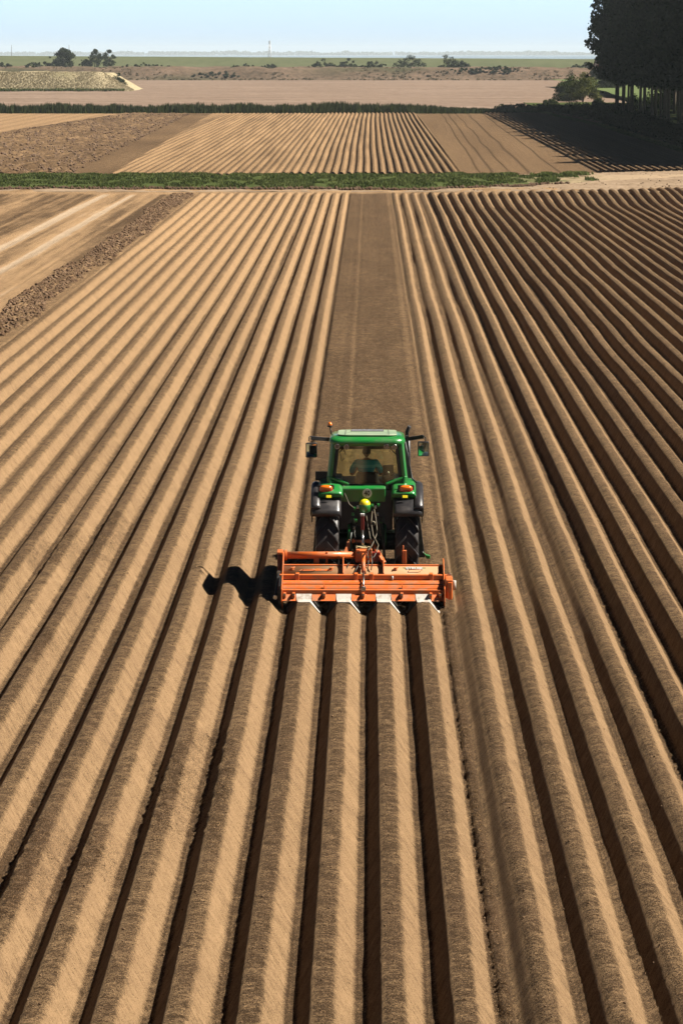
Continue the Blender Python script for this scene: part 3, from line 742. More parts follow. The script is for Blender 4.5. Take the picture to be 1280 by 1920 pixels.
fb = [(75, 124, 48, 12, 'long low bush left of the round-crowned tree'), (8, 122, 22, 9, 'low bush cut by the left edge of the picture'), (262, 125, 66, 7, 'flat low bush just right of the pair of trees'),
      (300, 126, 60, 5, 'very flat bush line on the far bank'), (604, 129, 46, 12, 'dark dome bush left of the middle of the far bank'), (652, 129, 34, 13, 'middling bush right of the dark dome bush'), (700, 130, 44, 12, 'loose grey-green bush in the centre of the far bank'),
      (768, 129, 50, 20, 'large dome-shaped bush right of centre on the far bank'), (843, 129, 34, 19, 'upright leaning bush beside the bramble patch'), (867, 130, 22, 10, 'reddish twiggy bush at the foot of the upright bush'),
      (455, 128, 40, 6, 'thin low bush between the trees and the dark dome bush'), (1095, 128, 40, 10, 'hazy bush on the bank left of the poplars'), (505, 128, 34, 6, 'low thin bush under the pale tower')]
for i, (px, py, w, h, lb) in enumerate(fb):
    Y = 1152; s = 5000 / (Y * .9855 + 1.5)
    shrub('bush', ((px - 693) / s, Y, 4.4), w / s * 1.25, h / s * 1.3 + .6, lb, 'bushes on the far bank', M_FART, .55, 30, 45, 80 + i, d=w / s * .6)
# bramble patch hanging over the bank, dark bush on the mound's end
shrub('bramble', ((920 - 693) / 4.41, 1128, 2.9), 24, 3.2, 'dark low bramble patch lying across the crest of the far bank', None, M_DARKB, .5, 60, 60, 97, 'bush', d=6)
shrub('bramble', ((868 - 693) / 4.41, 1128, 3.0), 22, 2.2, 'lower left lobe of dark brambles below the upright leaning bush', None, M_DARKB, .5, 50, 50, 197, 'bush', d=6)
shrub('bramble', ((410 - 693) / 4.41, 1124, .6), 24, 3.4, 'faint grey-green brambles on the slope of the far bank, left of centre', None, M_FART, .5, 50, 50, 98, 'bush', d=6)
sd = 5000 / (815 * .9855 + 2)
shrub('gorse_bush', ((224 - 693) / sd, 806, 1.4), 5.0, 3.6, 'dark bush on the right end of the pale grassy mound', None, M_DARKB, .35, 40, 60, 99)
rs = np.random.RandomState(30); C = []
for i in range(1500):
    X = rs.uniform(-190, 120); v = rs.rand(); Y = 1118 + v * 22; s = np.clip((Y - 1118) / 14.4, 0, 1); s = s * s * (3 - 2 * s)
    if vnoise(X * .06, Y * .1, 33) + .25 * (v < .15) < .42: continue
    C.append((X, Y, s * 4.7 + .1, .35 + .5 * rs.rand()))
V, F = leaf_cloud(C, 22, .5, 31)
tag(link('scrub', mesh_np('scrub', V, F), None, mat_leaf('scrub_leaves', (.11, .09, .055), (.26, .21, .13), .25, .08)), 'patchy weeds and scrub over the far brown bank', 'scrub', kind='stuff')
# trees and farmhouse seen past the poplars
far_tree(1112, 146, 122, 20, 900, 'bluish round tree left of the pointed dark tree', 71, zb=1.5)
far_tree(1121, 146, 110, 11, 880, 'pointed narrow dark tree before the white farmhouse', 72, zb=1.5, top=.15, clear=.03)
far_tree(1165, 150, 122, 34, 860, 'wide hazy tree half hidden behind the poplar leaves', 73, zb=1.5)
M_WALLW = mat_plain('white_plaster', (.72, .70, .66), .9, spec=.1); M_ROOFR = mat_plain('roof_tile', (.22, .11, .08), .85, spec=.2); M_DARKG = mat_plain('dark_glass', (.03, .035, .04), .15)
fh = empty('farmhouse', ((1140 - 693) / 5.2, 960, 2.2), R(8)); tag(fh, 'small white farmhouse glimpsed between the poplar leaves', 'house')
MB().box(-6, 6, -4, 4, 0, 4.0).prism([(-4, 4.0), (4, 4.0), (0, 7.2)], 'x', -5.98, 5.98).build('wall', M_WALLW, fh)
MB().bar((-6.3, -2.25, 5.75), (6.3, -2.25, 5.75), 5.7, .18, R(38.7)).bar((-6.3, 2.25, 5.75), (6.3, 2.25, 5.75), 5.7, .18, R(-38.7)).build('roof', M_ROOFR, fh)
for x in (-4, -1.4, 1.4, 4): MB().box(x - .5, x + .5, -4.06, -3.96, 1.3, 2.7).build('window', M_DARKG, fh)
MB().box(-.3, .3, -4.05, -3.97, 0, 1.1).build('door', M_ROOFR, fh)
# faint things on the horizon
M_MAST = mat_plain('pale_metal', (.75, .77, .78), .6)
tw = empty('lattice_tower', ((505 - 693) / 1.95, 2600, 0)); tag(tw, 'pale tapering tower standing faintly on the horizon', 'tower')
m = MB()
for a in range(4):
    c, s = math.cos(a * math.pi / 2 + .78), math.sin(a * math.pi / 2 + .78); m.tube([(c * 2.6, s * 2.6, 0), (c * .5, s * .5, 20)], .3, 6)
for z in range(0, 20, 3):
    w = 2.6 - 2.1 * z / 20
    for a in range(4):
        c, s = math.cos(a * 1.5708 + .78) * w, math.sin(a * 1.5708 + .78) * w; w2 = 2.6 - 2.1 * (z + 3) / 20; c2, s2 = math.cos((a + 1) * 1.5708 + .78) * w2, math.sin((a + 1) * 1.5708 + .78) * w2
        m.tube([(c, s, z), (c2, s2, z + 3)], .16, 5)
m.build('lattice', M_MAST, tw); MB().disc((0, 0, 21.5), .8, 3.0, 'z').build('lantern', M_MAST, tw)
for px, h, lb in ((28, 17, 'thin mast on the horizon at far left'), (135, 17, 'thin mast rising behind the round-crowned tree')):
    o = MB().tube([(0, 0, 0), (0, 0, h)], .35, 6, r2=.15).box(-.1, .1, -1, 1, h - 2.5, h - 2.2).build('mast', mat_plain('grey_metal', (.2, .22, .24), .7), None); o.location = ((px - 693) / 2.6, 1930, 0); tag(o, lb, 'mast')
rs = np.random.RandomState(40); C = []
for i in range(1500):
    X = rs.uniform(-2800, 2700); hh = 4 + 14 * vnoise(X * .012, 1.0, 35) + 4 * vnoise(X * .06, 2., 36); C.append((X, 17500 + rs.rand() * 60, hh * rs.rand() ** .5, 10 + 5 * rs.rand()))
V, F = leaf_cloud(C, 16, 14.0, 41)
tag(link('far_woods', mesh_np('far_woods', V, F), None, M_FART), 'line of woods fading to pale blue on the horizon', 'woods', kind='stuff')

# ------------------------------------------------------------------ haze
hz = NB('haze_air'); pv = hz.n('VolumePrincipled')
pv.inputs['Color'].default_value = (.80, .92, 1.0, 1); pv.inputs['Density'].default_value = .00006; pv.inputs['Anisotropy'].default_value = 0.0
hz.l(pv.outputs[0], hz.out.inputs['Volume'])
o = MB().box(-5000, 5000, -80, 19000, -1.1, 60).build('haze', hz.m); tag(o, 'thin pale blue haze lying over the fields', 'haze', kind='stuff')
# ------------------------------------------------------------------ machine materials
M_GREEN = mat_plain('green_paint', (.012, .25, .04), .28, coat=.5, dirt=(.12, .16, .08), dirt_amt=.5, dscale=4)
M_GTOP = mat_plain('sunlit_dusty_green_paint', (.36, .55, .30), .4, coat=.5, dirt=(.55, .60, .42), dirt_amt=.9, dscale=3)  # roof green paled to carry sun sheen as well as dust
M_YEL = mat_plain('yellow_paint', (.95, .78, .01), .35, coat=.4)
M_BLACK = mat_plain('black_plastic', (.012, .012, .014), .42, dirt=(.06, .05, .04), dirt_amt=.4)
M_FEND = mat_plain('black_fender_plastic', (.030, .028, .030), .30, coat=.25, dirt=(.10, .08, .07), dirt_amt=.5, dscale=3)
M_RUB = mat_plain('tyre_rubber', (.030, .027, .028), .42, dirt=(.10, .08, .065), dirt_amt=.5, dscale=7)
M_STEEL = mat_plain('bright_steel', (.70, .68, .65), .25, metal=1.0, dirt=(.25, .18, .12), dirt_amt=.4)
M_WHITE = mat_plain('worn_white_steel', (.66, .62, .56), .5, dirt=(.34, .24, .16), dirt_amt=1.0, dscale=7)
M_OR = mat_plain('orange_paint', (.80, .165, .020), .42, coat=.2, dirt=(.36, .19, .09), dirt_amt=.9, dscale=6)
M_ORD = mat_plain('dusty_orange_sheet', (.50, .245, .10), .7, dirt=(.46, .31, .17), dirt_amt=.9, dscale=3)
M_SIGN = mat_plain('sign_white', (.70, .70, .68), .5, dirt_amt=.2)
M_DRIVE = mat_plain('dark_drivetrain', (.014, .035, .012), .5, dirt=(.08, .06, .04), dirt_amt=.6)
M_RED = mat_plain('dark_red_paint', (.22, .02, .012), .4)
M_LAMPO = mat_plain('orange_lens', (1.0, .22, .01), .12, coat=1.0, dirt_amt=.1)
M_LAMPR = mat_plain('red_lens', (.65, .04, .015), .12, coat=1.0, dirt_amt=.1)
M_LENS = mat_plain('lamp_glass', (.45, .44, .46), .08, metal=.6, dirt_amt=.3)
M_CAP = mat_plain('hose_rubber', (.05, .045, .03), .5)
M_HOSE = mat_plain('dusty_hose', (.13, .10, .055), .6)
M_SEAT = mat_plain('seat_fabric', (.015, .015, .017), .8)
def mat_glass(name, tint, refl=.06):
    b = NB(name); t = b.n('BsdfTransparent'); t.inputs[0].default_value = (*tint, 1)
    gl = b.n('BsdfGlossy'); gl.inputs['Roughness'].default_value = .03
    lw = b.n('LayerWeight'); lw.inputs[0].default_value = .35
    mx = b.n('MixShader'); b.l(b.math('MULTIPLY_ADD', lw.outputs['Fresnel'], .6, refl * .5, clamp=True), mx.inputs[0])
    b.l(t.outputs[0], mx.inputs[1]); b.l(gl.outputs[0], mx.inputs[2]); b.l(mx.outputs[0], b.out.inputs['Surface']); return b.m
M_GLASS = mat_glass('cab_glass', (.95, .97, .87))
b = NB('mirror_glass'); q = b.n('BsdfPrincipled'); q.inputs['Metallic'].default_value = 1; q.inputs['Roughness'].default_value = .04; q.inputs['Base Color'].default_value = (.55, .72, .75, 1); b.l(q.outputs[0], b.out.inputs['Surface']); M_MIR = b.m
M_SKIN = mat_plain('skin', (.42, .22, .14), .55, dirt_amt=.1); M_SHIRT = None
b = NB('teal_shirt'); q = b.n('BsdfPrincipled'); q.inputs['Roughness'].default_value = .9; tc = b.n('TexCoord').outputs['Object']; sx = b.n('SeparateXYZ'); b.l(tc, sx.inputs[0])
band = b.math('MULTIPLY', b.ramp(b.math('ABSOLUTE', b.math('SUBTRACT', sx.outputs[2], 2.36)), .035, .025), .8)
b.l(b.mix(band, (.02, .34, .40), (.16, .56, .60)), q.inputs['Base Color']); b.l(q.outputs[0], b.out.inputs['Surface']); M_SHIRT = b.m
M_DENIM = mat_plain('dark_trousers', (.03, .04, .07), .9); M_HAIR = mat_plain('dark_hair', (.012, .009, .008), .7)

# ------------------------------------------------------------------ tractor
TX = -.045
tz = float(g(YA)) + .115
T = empty('tractor', (TX, YA, tz)); tag(T, 'green tractor with black fenders driving away along the unridged bed', 'tractor')

def make_wheel(nm, x, y, r, w, rimr, lugs, side):
    hub = MB().lathe([(-w * .30, rimr * 1.0), (-w * .36, rimr * .97), (-w * .20, rimr * .80), (-w * .05, rimr * .72), (-w * .05, rimr * .3), (-w * .16, rimr * .28), (-w * .16, .001)], 'x', 32) \
        .lathe([(w * .30, rimr), (w * .36, rimr * .97), (w * .20, rimr * .80), (w * .05, rimr * .72), (w * .05, .001)], 'x', 32).build(nm, M_YEL, T)
    hub.location = (x, y, r)
    m = MB()
    ro = r - .06
    m.lathe([(-w * .34, rimr * .98), (-w * .47, rimr * 1.18), (-w * .52, (rimr + ro) / 2), (-w * .50, ro * .955), (-w * .43, ro * .99), (-w * .2, ro), (0, ro * 1.004), (w * .2, ro), (w * .43, ro * .99), (w * .50, ro * .955), (w * .52, (rimr + ro) / 2), (w * .47, rimr * 1.18), (w * .34, rimr * .98)], 'x', 64)
    # chevron lugs: bars curving from the centre line out over the shoulder
    for k in range(lugs):
        for sgn in (-1, 1):
            a0 = 2 * math.pi * (k + (.5 if sgn > 0 else 0)) / lugs
            path = [(.015, 0.0), (.12, .055), (.26, .12), (.40, .20), (.50, .27), (.525, .29)]
            secs = []
            for i, (fx, fa_) in enumerate(path):
                a = a0 - fa_ * (22 / lugs) * 1.05; th = (.060, .058, .058, .062, .070, .072)[i] * 22 / lugs * .9 / 1.0 / r
                ri = ro * (.985 if i < 4 else .95 if i == 4 else .86); rt = r * (1.0 if i < 4 else .985 if i == 4 else .90)
                xx = sgn * fx * w
                ring = []
                for (aa, rr) in ((a - th / 2, ri), (a - th * .36, rt), (a + th * .36, rt), (a + th / 2, ri)):
                    # angle measured so that, seen from behind, the centre of each chevron is its top
                    ring.append(m.bm.verts.new((xx, -math.cos(aa) * rr, math.sin(aa) * rr)))
                secs.append(ring)
            for i in range(len(secs) - 1):
                for j in range(3): m.bm.faces.new((secs[i][j], secs[i][j + 1], secs[i + 1][j + 1], secs[i + 1][j]))
            m.bm.faces.new(secs[0]); m.bm.faces.new(secs[-1][::-1])
    ty = m.build('tyre', M_RUB, hub)
    return hub
for s in (-1, 1):
    make_wheel('rear_wheel', s * .775, 0, .925, .44, .52, 21, s)
    make_wheel('front_wheel', s * .80, 2.55, .64, .40, .34, 18, s)

# fenders: curved sweep about the rear axle
def fender_mesh(x0, x1, rad, a0, a1, lip, drop_in, drop_out, n=22, round_=.05, thick=.0):
    """profile across X with rounded shoulders, swept from a0 (rear) over the top to a1 (front)"""
    prof = [(x0, -drop_in), (x0 + .004, -round_)] + [(x0 + round_ * (1 - math.cos(t)), -round_ * (1 - math.sin(t))) for t in (.5, 1.0, 1.4)] + \
           [((x0 + x1) / 2, .012)] + [(x1 - round_ * (1 - math.cos(t)), -round_ * (1 - math.sin(t))) for t in (1.4, 1.0, .5)] + [(x1 - .004, -round_), (x1, -drop_out)]
    m = MB(); rings = []
    for i in range(n + 1):
        a = R(a0 + (a1 - a0) * i / n); ring = []
        for (x, dr) in prof:
            rr = rad + dr; ring.append(m.bm.verts.new((x, -math.cos(a) * rr, .925 + math.sin(a) * rr)))
        rings.append(ring)
    for i in range(n):
        for j in range(len(prof) - 1):
            f = m.bm.faces.new((rings[i][j], rings[i][j + 1], rings[i + 1][j + 1], rings[i + 1][j])); f.smooth = True
    # rear closing lip
    inner = [m.bm.verts.new((x, -math.cos(R(a0)) * (rad - lip), .925 + math.sin(R(a0)) * (rad - lip))) for x, dr in prof]
    for j in range(len(prof) - 1): m.bm.faces.new((inner[j], inner[j + 1], rings[0][j + 1], rings[0][j]))
    return m
for s in (-1, 1):
    m = fender_mesh(.50, 1.08, 1.13, 38, 150, .10, .14, .34, round_=.10)
    if s < 0: bmesh.ops.scale(m.bm, vec=(-1, 1, 1), verts=m.bm.verts[:])
    f = m.build('fender', M_FEND, T)
    sd = f.modifiers.new('thick', 'SOLIDIFY'); sd.thickness = .02; sd.offset = -1
    m = fender_mesh(.47, .955, 1.245, 58, 138, .09, .16, .10, round_=.09)
    if s < 0: bmesh.ops.scale(m.bm, vec=(-1, 1, 1), verts=m.bm.verts[:])
    gc = m.build('fender_cap', M_GREEN, f); sd = gc.modifiers.new('thick', 'SOLIDIFY'); sd.thickness = .02; sd.offset = -1
    # outer flare of black plastic
    m = fender_mesh(.90, 1.10, 1.18, 44, 128, .08, .05, .30, round_=.07)
    if s < 0: bmesh.ops.scale(m.bm, vec=(-1, 1, 1), verts=m.bm.verts[:])
    fl = m.build('fender_flare', M_FEND, f); sd = fl.modifiers.new('thick', 'SOLIDIFY'); sd.thickness = .02; sd.offset = -1
    # tail lamp
    a = R(66); cx = s * .755 if s > 0 else -.80; cy = -math.cos(a) * 1.27 - .05; cz = .925 + math.sin(a) * 1.27
    tl = MB().sphere((0, 0, 0), .5, .27, .13, .17, 20).build('tail_light', M_LAMPR, T); tl.location = (cx, cy, cz - .03)
    tl2 = MB().sphere((0, 0, 0), .5, .255, .13, .11, 20).build('turn_signal', M_LAMPO, tl); tl2.location = (0, -.012, .035)
    MB().box(-.16, .16, .02, .05, -.085, .085).build('lamp_base', M_BLACK, tl, bevel=.04, seg=3)
    yp = MB().box(-.05, .05, -.006, .006, -.028, .028).build('reflector_plate', M_YEL, T, bevel=.004); yp.location = (s * .735 if s > 0 else -.745, -math.cos(R(57)) * 1.26 - .02, .925 + math.sin(R(57)) * 1.26 - .045)
    yp.rotation_euler = (R(-25), 0, 0)

# chassis, gearbox housing, hood
MB().box(-.26, .26, -.45, 1.6, .55, 1.05).box(-.20, .20, 1.5, 3.2, .55, .95).disc((-.45, 0, .925), .17, .5, 'x').disc((.45, 0, .925), .17, .5, 'x').box(-.34, .34, -.30, .25, .95, 1.30).build('transmission', M_DRIVE, T, bevel=.03)
MB().disc((0, 2.55, .64), .07, 1.4, 'x').box(-.2, .2, 2.4, 2.7, .5, .8).build('front_axle', M_DRIVE, T, bevel=.02)
MB().prism([(1.45, 1.15), (1.45, 1.86), (2.4, 1.80), (3.5, 1.58), (3.68, 1.35), (3.68, .85), (1.45, .85)], 'x', -.40, .40).build('hood', M_GREEN, T, bevel=.10, seg=4)
MB().box(-.32, .32, 3.66, 3.72, .9, 1.4).build('grille', M_BLACK, T, bevel=.01)
MB().box(-.405, .405, 1.9, 3.2, 1.30, 1.37).build('hood_stripe', M_YEL, T)
MB().box(-.35, .35, 3.55, 4.05, .55, .95).build('front_weight', M_DRIVE, T, bevel=.06)

# cab: lower body between the fenders
MB().box(-.56, .50, -.30, 1.35, 1.20, 2.02).box(-.66, -.50, -.1, 1.3, 1.7, 2.08).box(.46, .66, -.1, 1.3, 1.7, 2.08).build('cab_body', M_BLACK, T, bevel=.03)
MB().box(-.66, .66, .0, 1.40, 1.62, 1.70).build('cab_floor', M_BLACK, T)
pn = MB().prism([(-.40, 1.78), (-.43, 2.05), (-.36, 2.09), (-.28, 2.09), (-.28, 1.78)], 'x', -.53, .36).build('rear_panel', M_GREEN, T, bevel=.02, seg=3)
for x0, x1 in ((-.68, -.55), (.52, .62)): MB().box(x0, x1, -.36, -.30, 1.25, 2.0).build('side_panel', M_DRIVE, T, bevel=.02)
sg = MB().disc((0, 0, 0), .092, .012, 'y', 36).build('speed_sign', M_SIGN, T); sg.location = (.0, -.428, 1.955)
def text_mesh(name, body, size, mat, parent, loc, rot, ext=.002, bold=.0, sx=1.0):
    cu = bpy.data.curves.new(name, 'FONT'); cu.body = body; cu.size = size; cu.align_x = 'CENTER'; cu.align_y = 'CENTER'; cu.extrude = ext; cu.offset = bold
    o = bpy.data.objects.new(name + '_tmp', cu); col.objects.link(o)
    me = bpy.data.meshes.new_from_object(o.evaluated_get(bpy.context.evaluated_depsgraph_get())); bpy.data.objects.remove(o)
    me.materials.clear(); r = link(name, me, parent, mat); r.location = loc; r.rotation_euler = rot; r.scale = (sx, 1, 1); return r
text_mesh('sign_number', '40', .135, M_BLACK, sg, (0, -.009, 0), (math.pi / 2, 0, 0), bold=.005, sx=.85)

# cab frame
def poly_tube(name, pts, r, mat, seg=10): return MB().tube(pts, r, seg).build(name, mat, T)
for s in (-1, 1):
    MB().bar((s * .655, -.22, 2.96), (s * .735, -.26, 2.20), .105, .10).bar((s * .735, -.26, 2.28), (s * .71, -.28, 2.10), .12, .10).build('cab_post', M_GREEN, T, bevel=.03, seg=3)
    MB().bar((s * .70, -.28, 2.245), (s * .36, -.33, 2.115), .07, .055).build('lower_frame', M_GREEN, T, bevel=.02, seg=2)
    MB().bar((s * .575, -.215, 2.93), (s * .655, -.25, 2.26), .085, .07).build('window_seal', M_BLACK, T, bevel=.015)
    MB().bar((s * .68, 1.42, 2.90), (s * .70, 1.48, 1.75), .07, .07).build('front_post', M_BLACK, T, bevel=.015)
    MB().bar((s * .70, .55, 2.92), (s * .74, .50, 2.05), .05, .06).build('door_post', M_BLACK, T, bevel=.01)
    MB().prism([(-.20, 2.22), (-.18, 2.90), (1.40, 2.90), (1.44, 1.95), (.55, 1.95), (.35, 2.12)], 'x', s * .715, s * .722).build('side_window', M_GLASS, T)
rw = MB().prism([(-.60, 2.26), (-.56, 2.90), (.56, 2.90), (.60, 2.26), (.36, 2.12), (-.36, 2.12)], 'y', -.262, -.256).build('rear_window', M_GLASS, T)
MB().box(-.36, .36, -.275, -.25, 2.085, 2.115).build('window_seal', M_BLACK, T)
MB().prism([(-.63, 1.95), (-.62, 2.90), (.62, 2.90), (.63, 1.95)], 'y', 1.43, 1.436).build('windscreen', M_GLASS, T)
MB().tube([(-.45, -.29, 2.62), (-.50, -.30, 2.58), (-.53, -.30, 2.75), (-.47, -.30, 2.84), (-.42, -.29, 2.70)], .008, 6).build('wiper', M_BLACK, rw)
MB().tube([(-.55, 1.40, 2.50), (-.20, 1.40, 2.88)], .011, 6).build('wiper', M_BLACK, T)
MB().tube([(.10, 1.40, 2.90), (.62, 1.40, 2.42)], .012, 6).tube([(.45, 1.38, 2.50), (.50, 1.38, 2.74), (.56, 1.38, 2.70)], .008, 6).build('wiper', M_BLACK, T)
# roof
def roof_outline(s, y0, y1, hw):  # rounded rectangle in XY
    pts = []
    r = .22
    for cx, cy, a0 in ((hw - r, y1 - r, 0), (-hw + r, y1 - r, 90), (-hw + r, y0 + r * .8, 180), (hw - r, y0 + r * .8, 270)):
        for k in range(6):
            a = R(a0 + 18 * k); pts.append((cx + math.cos(a) * r * s, cy + math.sin(a) * r * s))
    return pts
m = MB(); levels = [(2.865, -.24, 1.44, .70), (2.89, -.30, 1.46, .735), (2.95, -.315, 1.47, .745), (3.00, -.29, 1.46, .725), (3.03, -.22, 1.42, .66), (3.042, -.14, 1.36, .58)]
rings = []
for z, y0, y1, hw in levels:
    rings.append([m.bm.verts.new((x, y, z - max(0, y) * .075)) for x, y in roof_outline(1, y0, y1, hw)])
for i in range(len(rings) - 1):
    n = len(rings[0])
    for j in range(n):
        f = m.bm.faces.new((rings[i][j], rings[i][(j + 1) % n], rings[i + 1][(j + 1) % n], rings[i + 1][j])); f.smooth = True
m.bm.faces.new(rings[-1]); m.bm.faces.new(rings[0][::-1])
rf = m.build('roof', M_GREEN, T)
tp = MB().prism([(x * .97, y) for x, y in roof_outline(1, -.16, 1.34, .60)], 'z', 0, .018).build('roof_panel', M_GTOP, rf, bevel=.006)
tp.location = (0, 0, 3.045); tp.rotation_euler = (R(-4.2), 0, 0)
for x in (-.43, .42): MB().box(x - .006, x + .006, -.17, 1.30, 0, .022).build('roof_seam', M_BLACK, rf).matrix_local = Matrix.Translation((0, 0, 3.045)) @ Matrix.Rotation(R(-4.2), 4, 'X')
ht = MB().box(-.33, .33, .75, 1.20, 0, .035).build('roof_hatch', M_LENS, rf, bevel=.03, seg=3); ht.location = (0, 0, 3.045); ht.rotation_euler = (R(-4.2), 0, 0)
MB().box(-.30, .30, -.325, -.29, 2.93, 3.0).build('roof_recess', M_GREEN, rf, bevel=.015)
MB().box(-.62, .62, -.255, -.15, 2.80, 2.885).build('roof_visor', M_BLACK, rf, bevel=.01)
for x, z in ((-.585, 2.885), (-.405, 2.875), (.375, 2.885), (.53, 2.875)):
    wl = MB().lathe([(0, .001), (0, .040), (-.012, .050), (.02, .056), (.09, .045), (.09, .001)], 'y', 24).build('work_light', M_STEEL, rf); wl.location = (x, -.35, z - .02); wl.rotation_euler = (R(12), 0, 0)
    MB().disc((0, -.002, 0), .036, .012, 'y', 20).build('lamp_glass', M_LENS, wl)
# beacon
bc = MB().tube([(-.70, .9, 2.86), (-.745, .9, 3.09)], .014, 8).disc((-.745, .9, 3.095), .052, .03, 'z', 16).build('beacon_post', M_BLACK, T)
MB().sphere((-.745, .9, 3.13), .045, 1, 1, 1.15, 16).build('beacon_lamp', M_LAMPO, bc)
# mirrors
for s in (-1, 1):
    a = MB().bar((s * .70, 1.45, 2.74), (s * 1.13, 1.30, 2.83 if s > 0 else 2.80), .05, .075).tube([(s * 1.12, 1.29, 2.84), (s * 1.17, 1.27, 2.82), (s * 1.17, 1.25, 2.74)], .012, 6).build('mirror_arm', M_BLACK, T, bevel=.01)
    x = -1.12 if s < 0 else 1.125
    hsg = MB().box(-.115, .115, 0, .05, -.155, .155).build('mirror', M_BLACK, a, bevel=.045, seg=3); hsg.location = (x, 1.24, 2.555 + (.03 if s > 0 else 0)); hsg.rotation_euler = (R(4), 0, R(-s * 4))
    mg = MB().box(-.097, .097, -.006, .004, -.135, .135).build('mirror_glass', M_MIR, hsg, bevel=.002)
# exhaust and air pipe on the right front post
MB().tube([(.80, 1.62, 1.5), (.80, 1.62, 2.72)], .075, 14).tube([(.80, 1.62, 2.7), (.80, 1.62, 2.88), (.85, 1.58, 3.0)], .04, 10).build('exhaust', M_BLACK, T)
MB().tube([(.74, -.05, 2.92), (.80, -.05, 2.6), (.88, -.1, 2.2), (.97, -.15, 2.12)], .018, 8).bar((.80, 1.3, 2.85), (.86, 1.3, 2.0), .15, .05).tube([(.80, .0, 2.55), (.82, 1.3, 2.5)], .02, 8).build('grab_rail', M_BLACK, T)
# black plate holder left of the cab
MB().box(-1.02, -.74, .05, .09, 2.13, 2.31).tube([(-.95, .08, 2.15), (-.90, .1, 2.06), (-.78, .1, 2.05)], .015, 6).build('plate_holder', M_BLACK, T, bevel=.006)
# dark shields running down beside the front wheels, green foot at the bottom
for s in (-1, 1):
    sh = MB().prism([(s * .90, 1.72), (s * 1.0, 1.70), (s * (1.10 if s < 0 else 1.17), .38), (s * .82, .38)], 'y', 1.15, 1.22).build('wheel_shield', M_BLACK, T, bevel=.01)
    if s > 0: MB().prism([(1.13, .50), (1.20, .36), (1.28, .36), (1.27, .42), (1.19, .44)], 'y', 1.12, 1.23).build('shield_foot', M_GREEN, sh, bevel=.008)
# inside: seat, steering wheel, console, screen
MB().box(-.26, .26, .30, .75, 1.95, 2.08).build('seat', M_SEAT, T, bevel=.05, seg=3)
MB().box(-.22, .22, .20, .30, 2.02, 2.27).build('backrest', M_SEAT, T, bevel=.05, seg=3)
MB().tube([(math.cos(t) * .19, 1.02 + math.sin(t) * .17, 2.22 + math.sin(t) * .09) for t in [2 * math.pi * i / 20 for i in range(21)]], .014, 8).tube([(0, 1.3, 1.7), (0, 1.02, 2.2)], .03, 8).build('steering_wheel', M_BLACK, T)
MB().box(.30, .56, .35, 1.0, 1.75, 2.16).box(-.2, .2, 1.2, 1.38, 1.7, 2.1).build('console', M_BLACK, T, bevel=.03)
MB().box(.31, .52, .55, .60, 2.14, 2.36).build('screen', M_BLACK, T, bevel=.01)
MB().tube([(.44, .45, 2.10), (.43, .42, 2.22), (.41, .40, 2.25)], .02, 8).build('joystick', M_STEEL, T)

# linkage, hitch and drawbar gear at the back
dome = MB().sphere((0, 0, 0), .112, 1, 1, 1.0, 24).build('ball_cap', M_YEL, T); dome.location = (-.045, -.62, 1.765)
MB().lathe([(-.16, .06), (-.14, .10), (-.04, .114), (.0, .116), (.01, .108)], 'z', 24).build('ball_body', M_GREEN, dome)
MB().tube([(0, 0, -.15), (0, .12, -.35)], .035, 8).build('ball_stem', M_BLACK, dome)
tpk = MB().box(-.125, -.055, -.78, -.70, 1.28, 1.56).build('top_link', M_RED, T, bevel=.01)
MB().box(-.13, -.05, -.79, -.69, 1.56, 1.61).build('link_pin', M_SIGN, tpk, bevel=.008)
MB().tube([(-.09, -.74, 1.3), (-.08, -1.0, 1.05)], .025, 8).build('link_rod', M_STEEL, tpk)
for s in (-1, 1):
    MB().bar((s * .22, -.35, .72), (s * .38, -1.25, .62), .06, .10).build('lower_link', M_DRIVE, T, bevel=.01)
    MB().tube([(s * .30, -.45, 1.42), (s * .34, -.85, .70)], .028, 8).bar((s * .26, -.2, 1.35), (s * .30, -.55, 1.45), .07, .09).build('lift_rod', M_DRIVE, T)
    MB().tube([(s * .34, -.30, 1.30), (s * .34, -.55, .95)], .045, 10).build('lift_cylinder', M_GREEN, T)
MB().box(-.08, .08, -.95, -.3, .48, .54).box(-.16, .16, -.55, -.35, .5, .9).build('drawbar', M_DRIVE, T, bevel=.01)
rp = random.Random(4)
for i, (x, z) in enumerate(((-.24, 1.66), (-.18, 1.69), (.10, 1.72), (.16, 1.69), (.22, 1.73), (.13, 1.60), (-.22, 1.42), (.20, 1.55), (-.28, 1.55), (-.24, 1.28), (.28, 1.40))):
    MB().disc((x, -.50, z), .022, .09, 'y', 10).box(x - .025, x + .025, -.50, -.44, z - .03, z + .03).build('coupling', M_STEEL if i % 2 else M_GREEN, T, bevel=.004)
for i, (pts, mt) in enumerate((([(.14, -.55, 1.66), (.17, -.72, 1.50), (.20, -.80, 1.25), (.13, -1.0, 1.10), (.05, -1.35, 1.0)], M_HOSE), ([(.10, -.55, 1.62), (.08, -.75, 1.42), (.12, -.90, 1.2), (.22, -1.1, 1.05), (.18, -1.5, .98)], M_HOSE),
        ([(-.02, -.55, 1.55), (.02, -.70, 1.35), (.06, -.85, 1.15), (.10, -1.0, 1.05), (.02, -1.4, 1.0)], M_HOSE), ([(.17, -.58, 1.58), (.24, -.65, 1.35), (.27, -.66, 1.15)], M_CAP), ([(-.46, -.36, 2.10), (-.44, -.42, 1.95), (-.35, -.48, 1.75), (-.24, -.5, 1.66)], M_HOSE), ([(-.2, -.5, 1.35), (-.25, -.62, 1.2), (-.2, -.8, 1.0)], M_CAP))):
    MB().tube(pts, .011, 6).build('hydraulic_hose', mt, T)
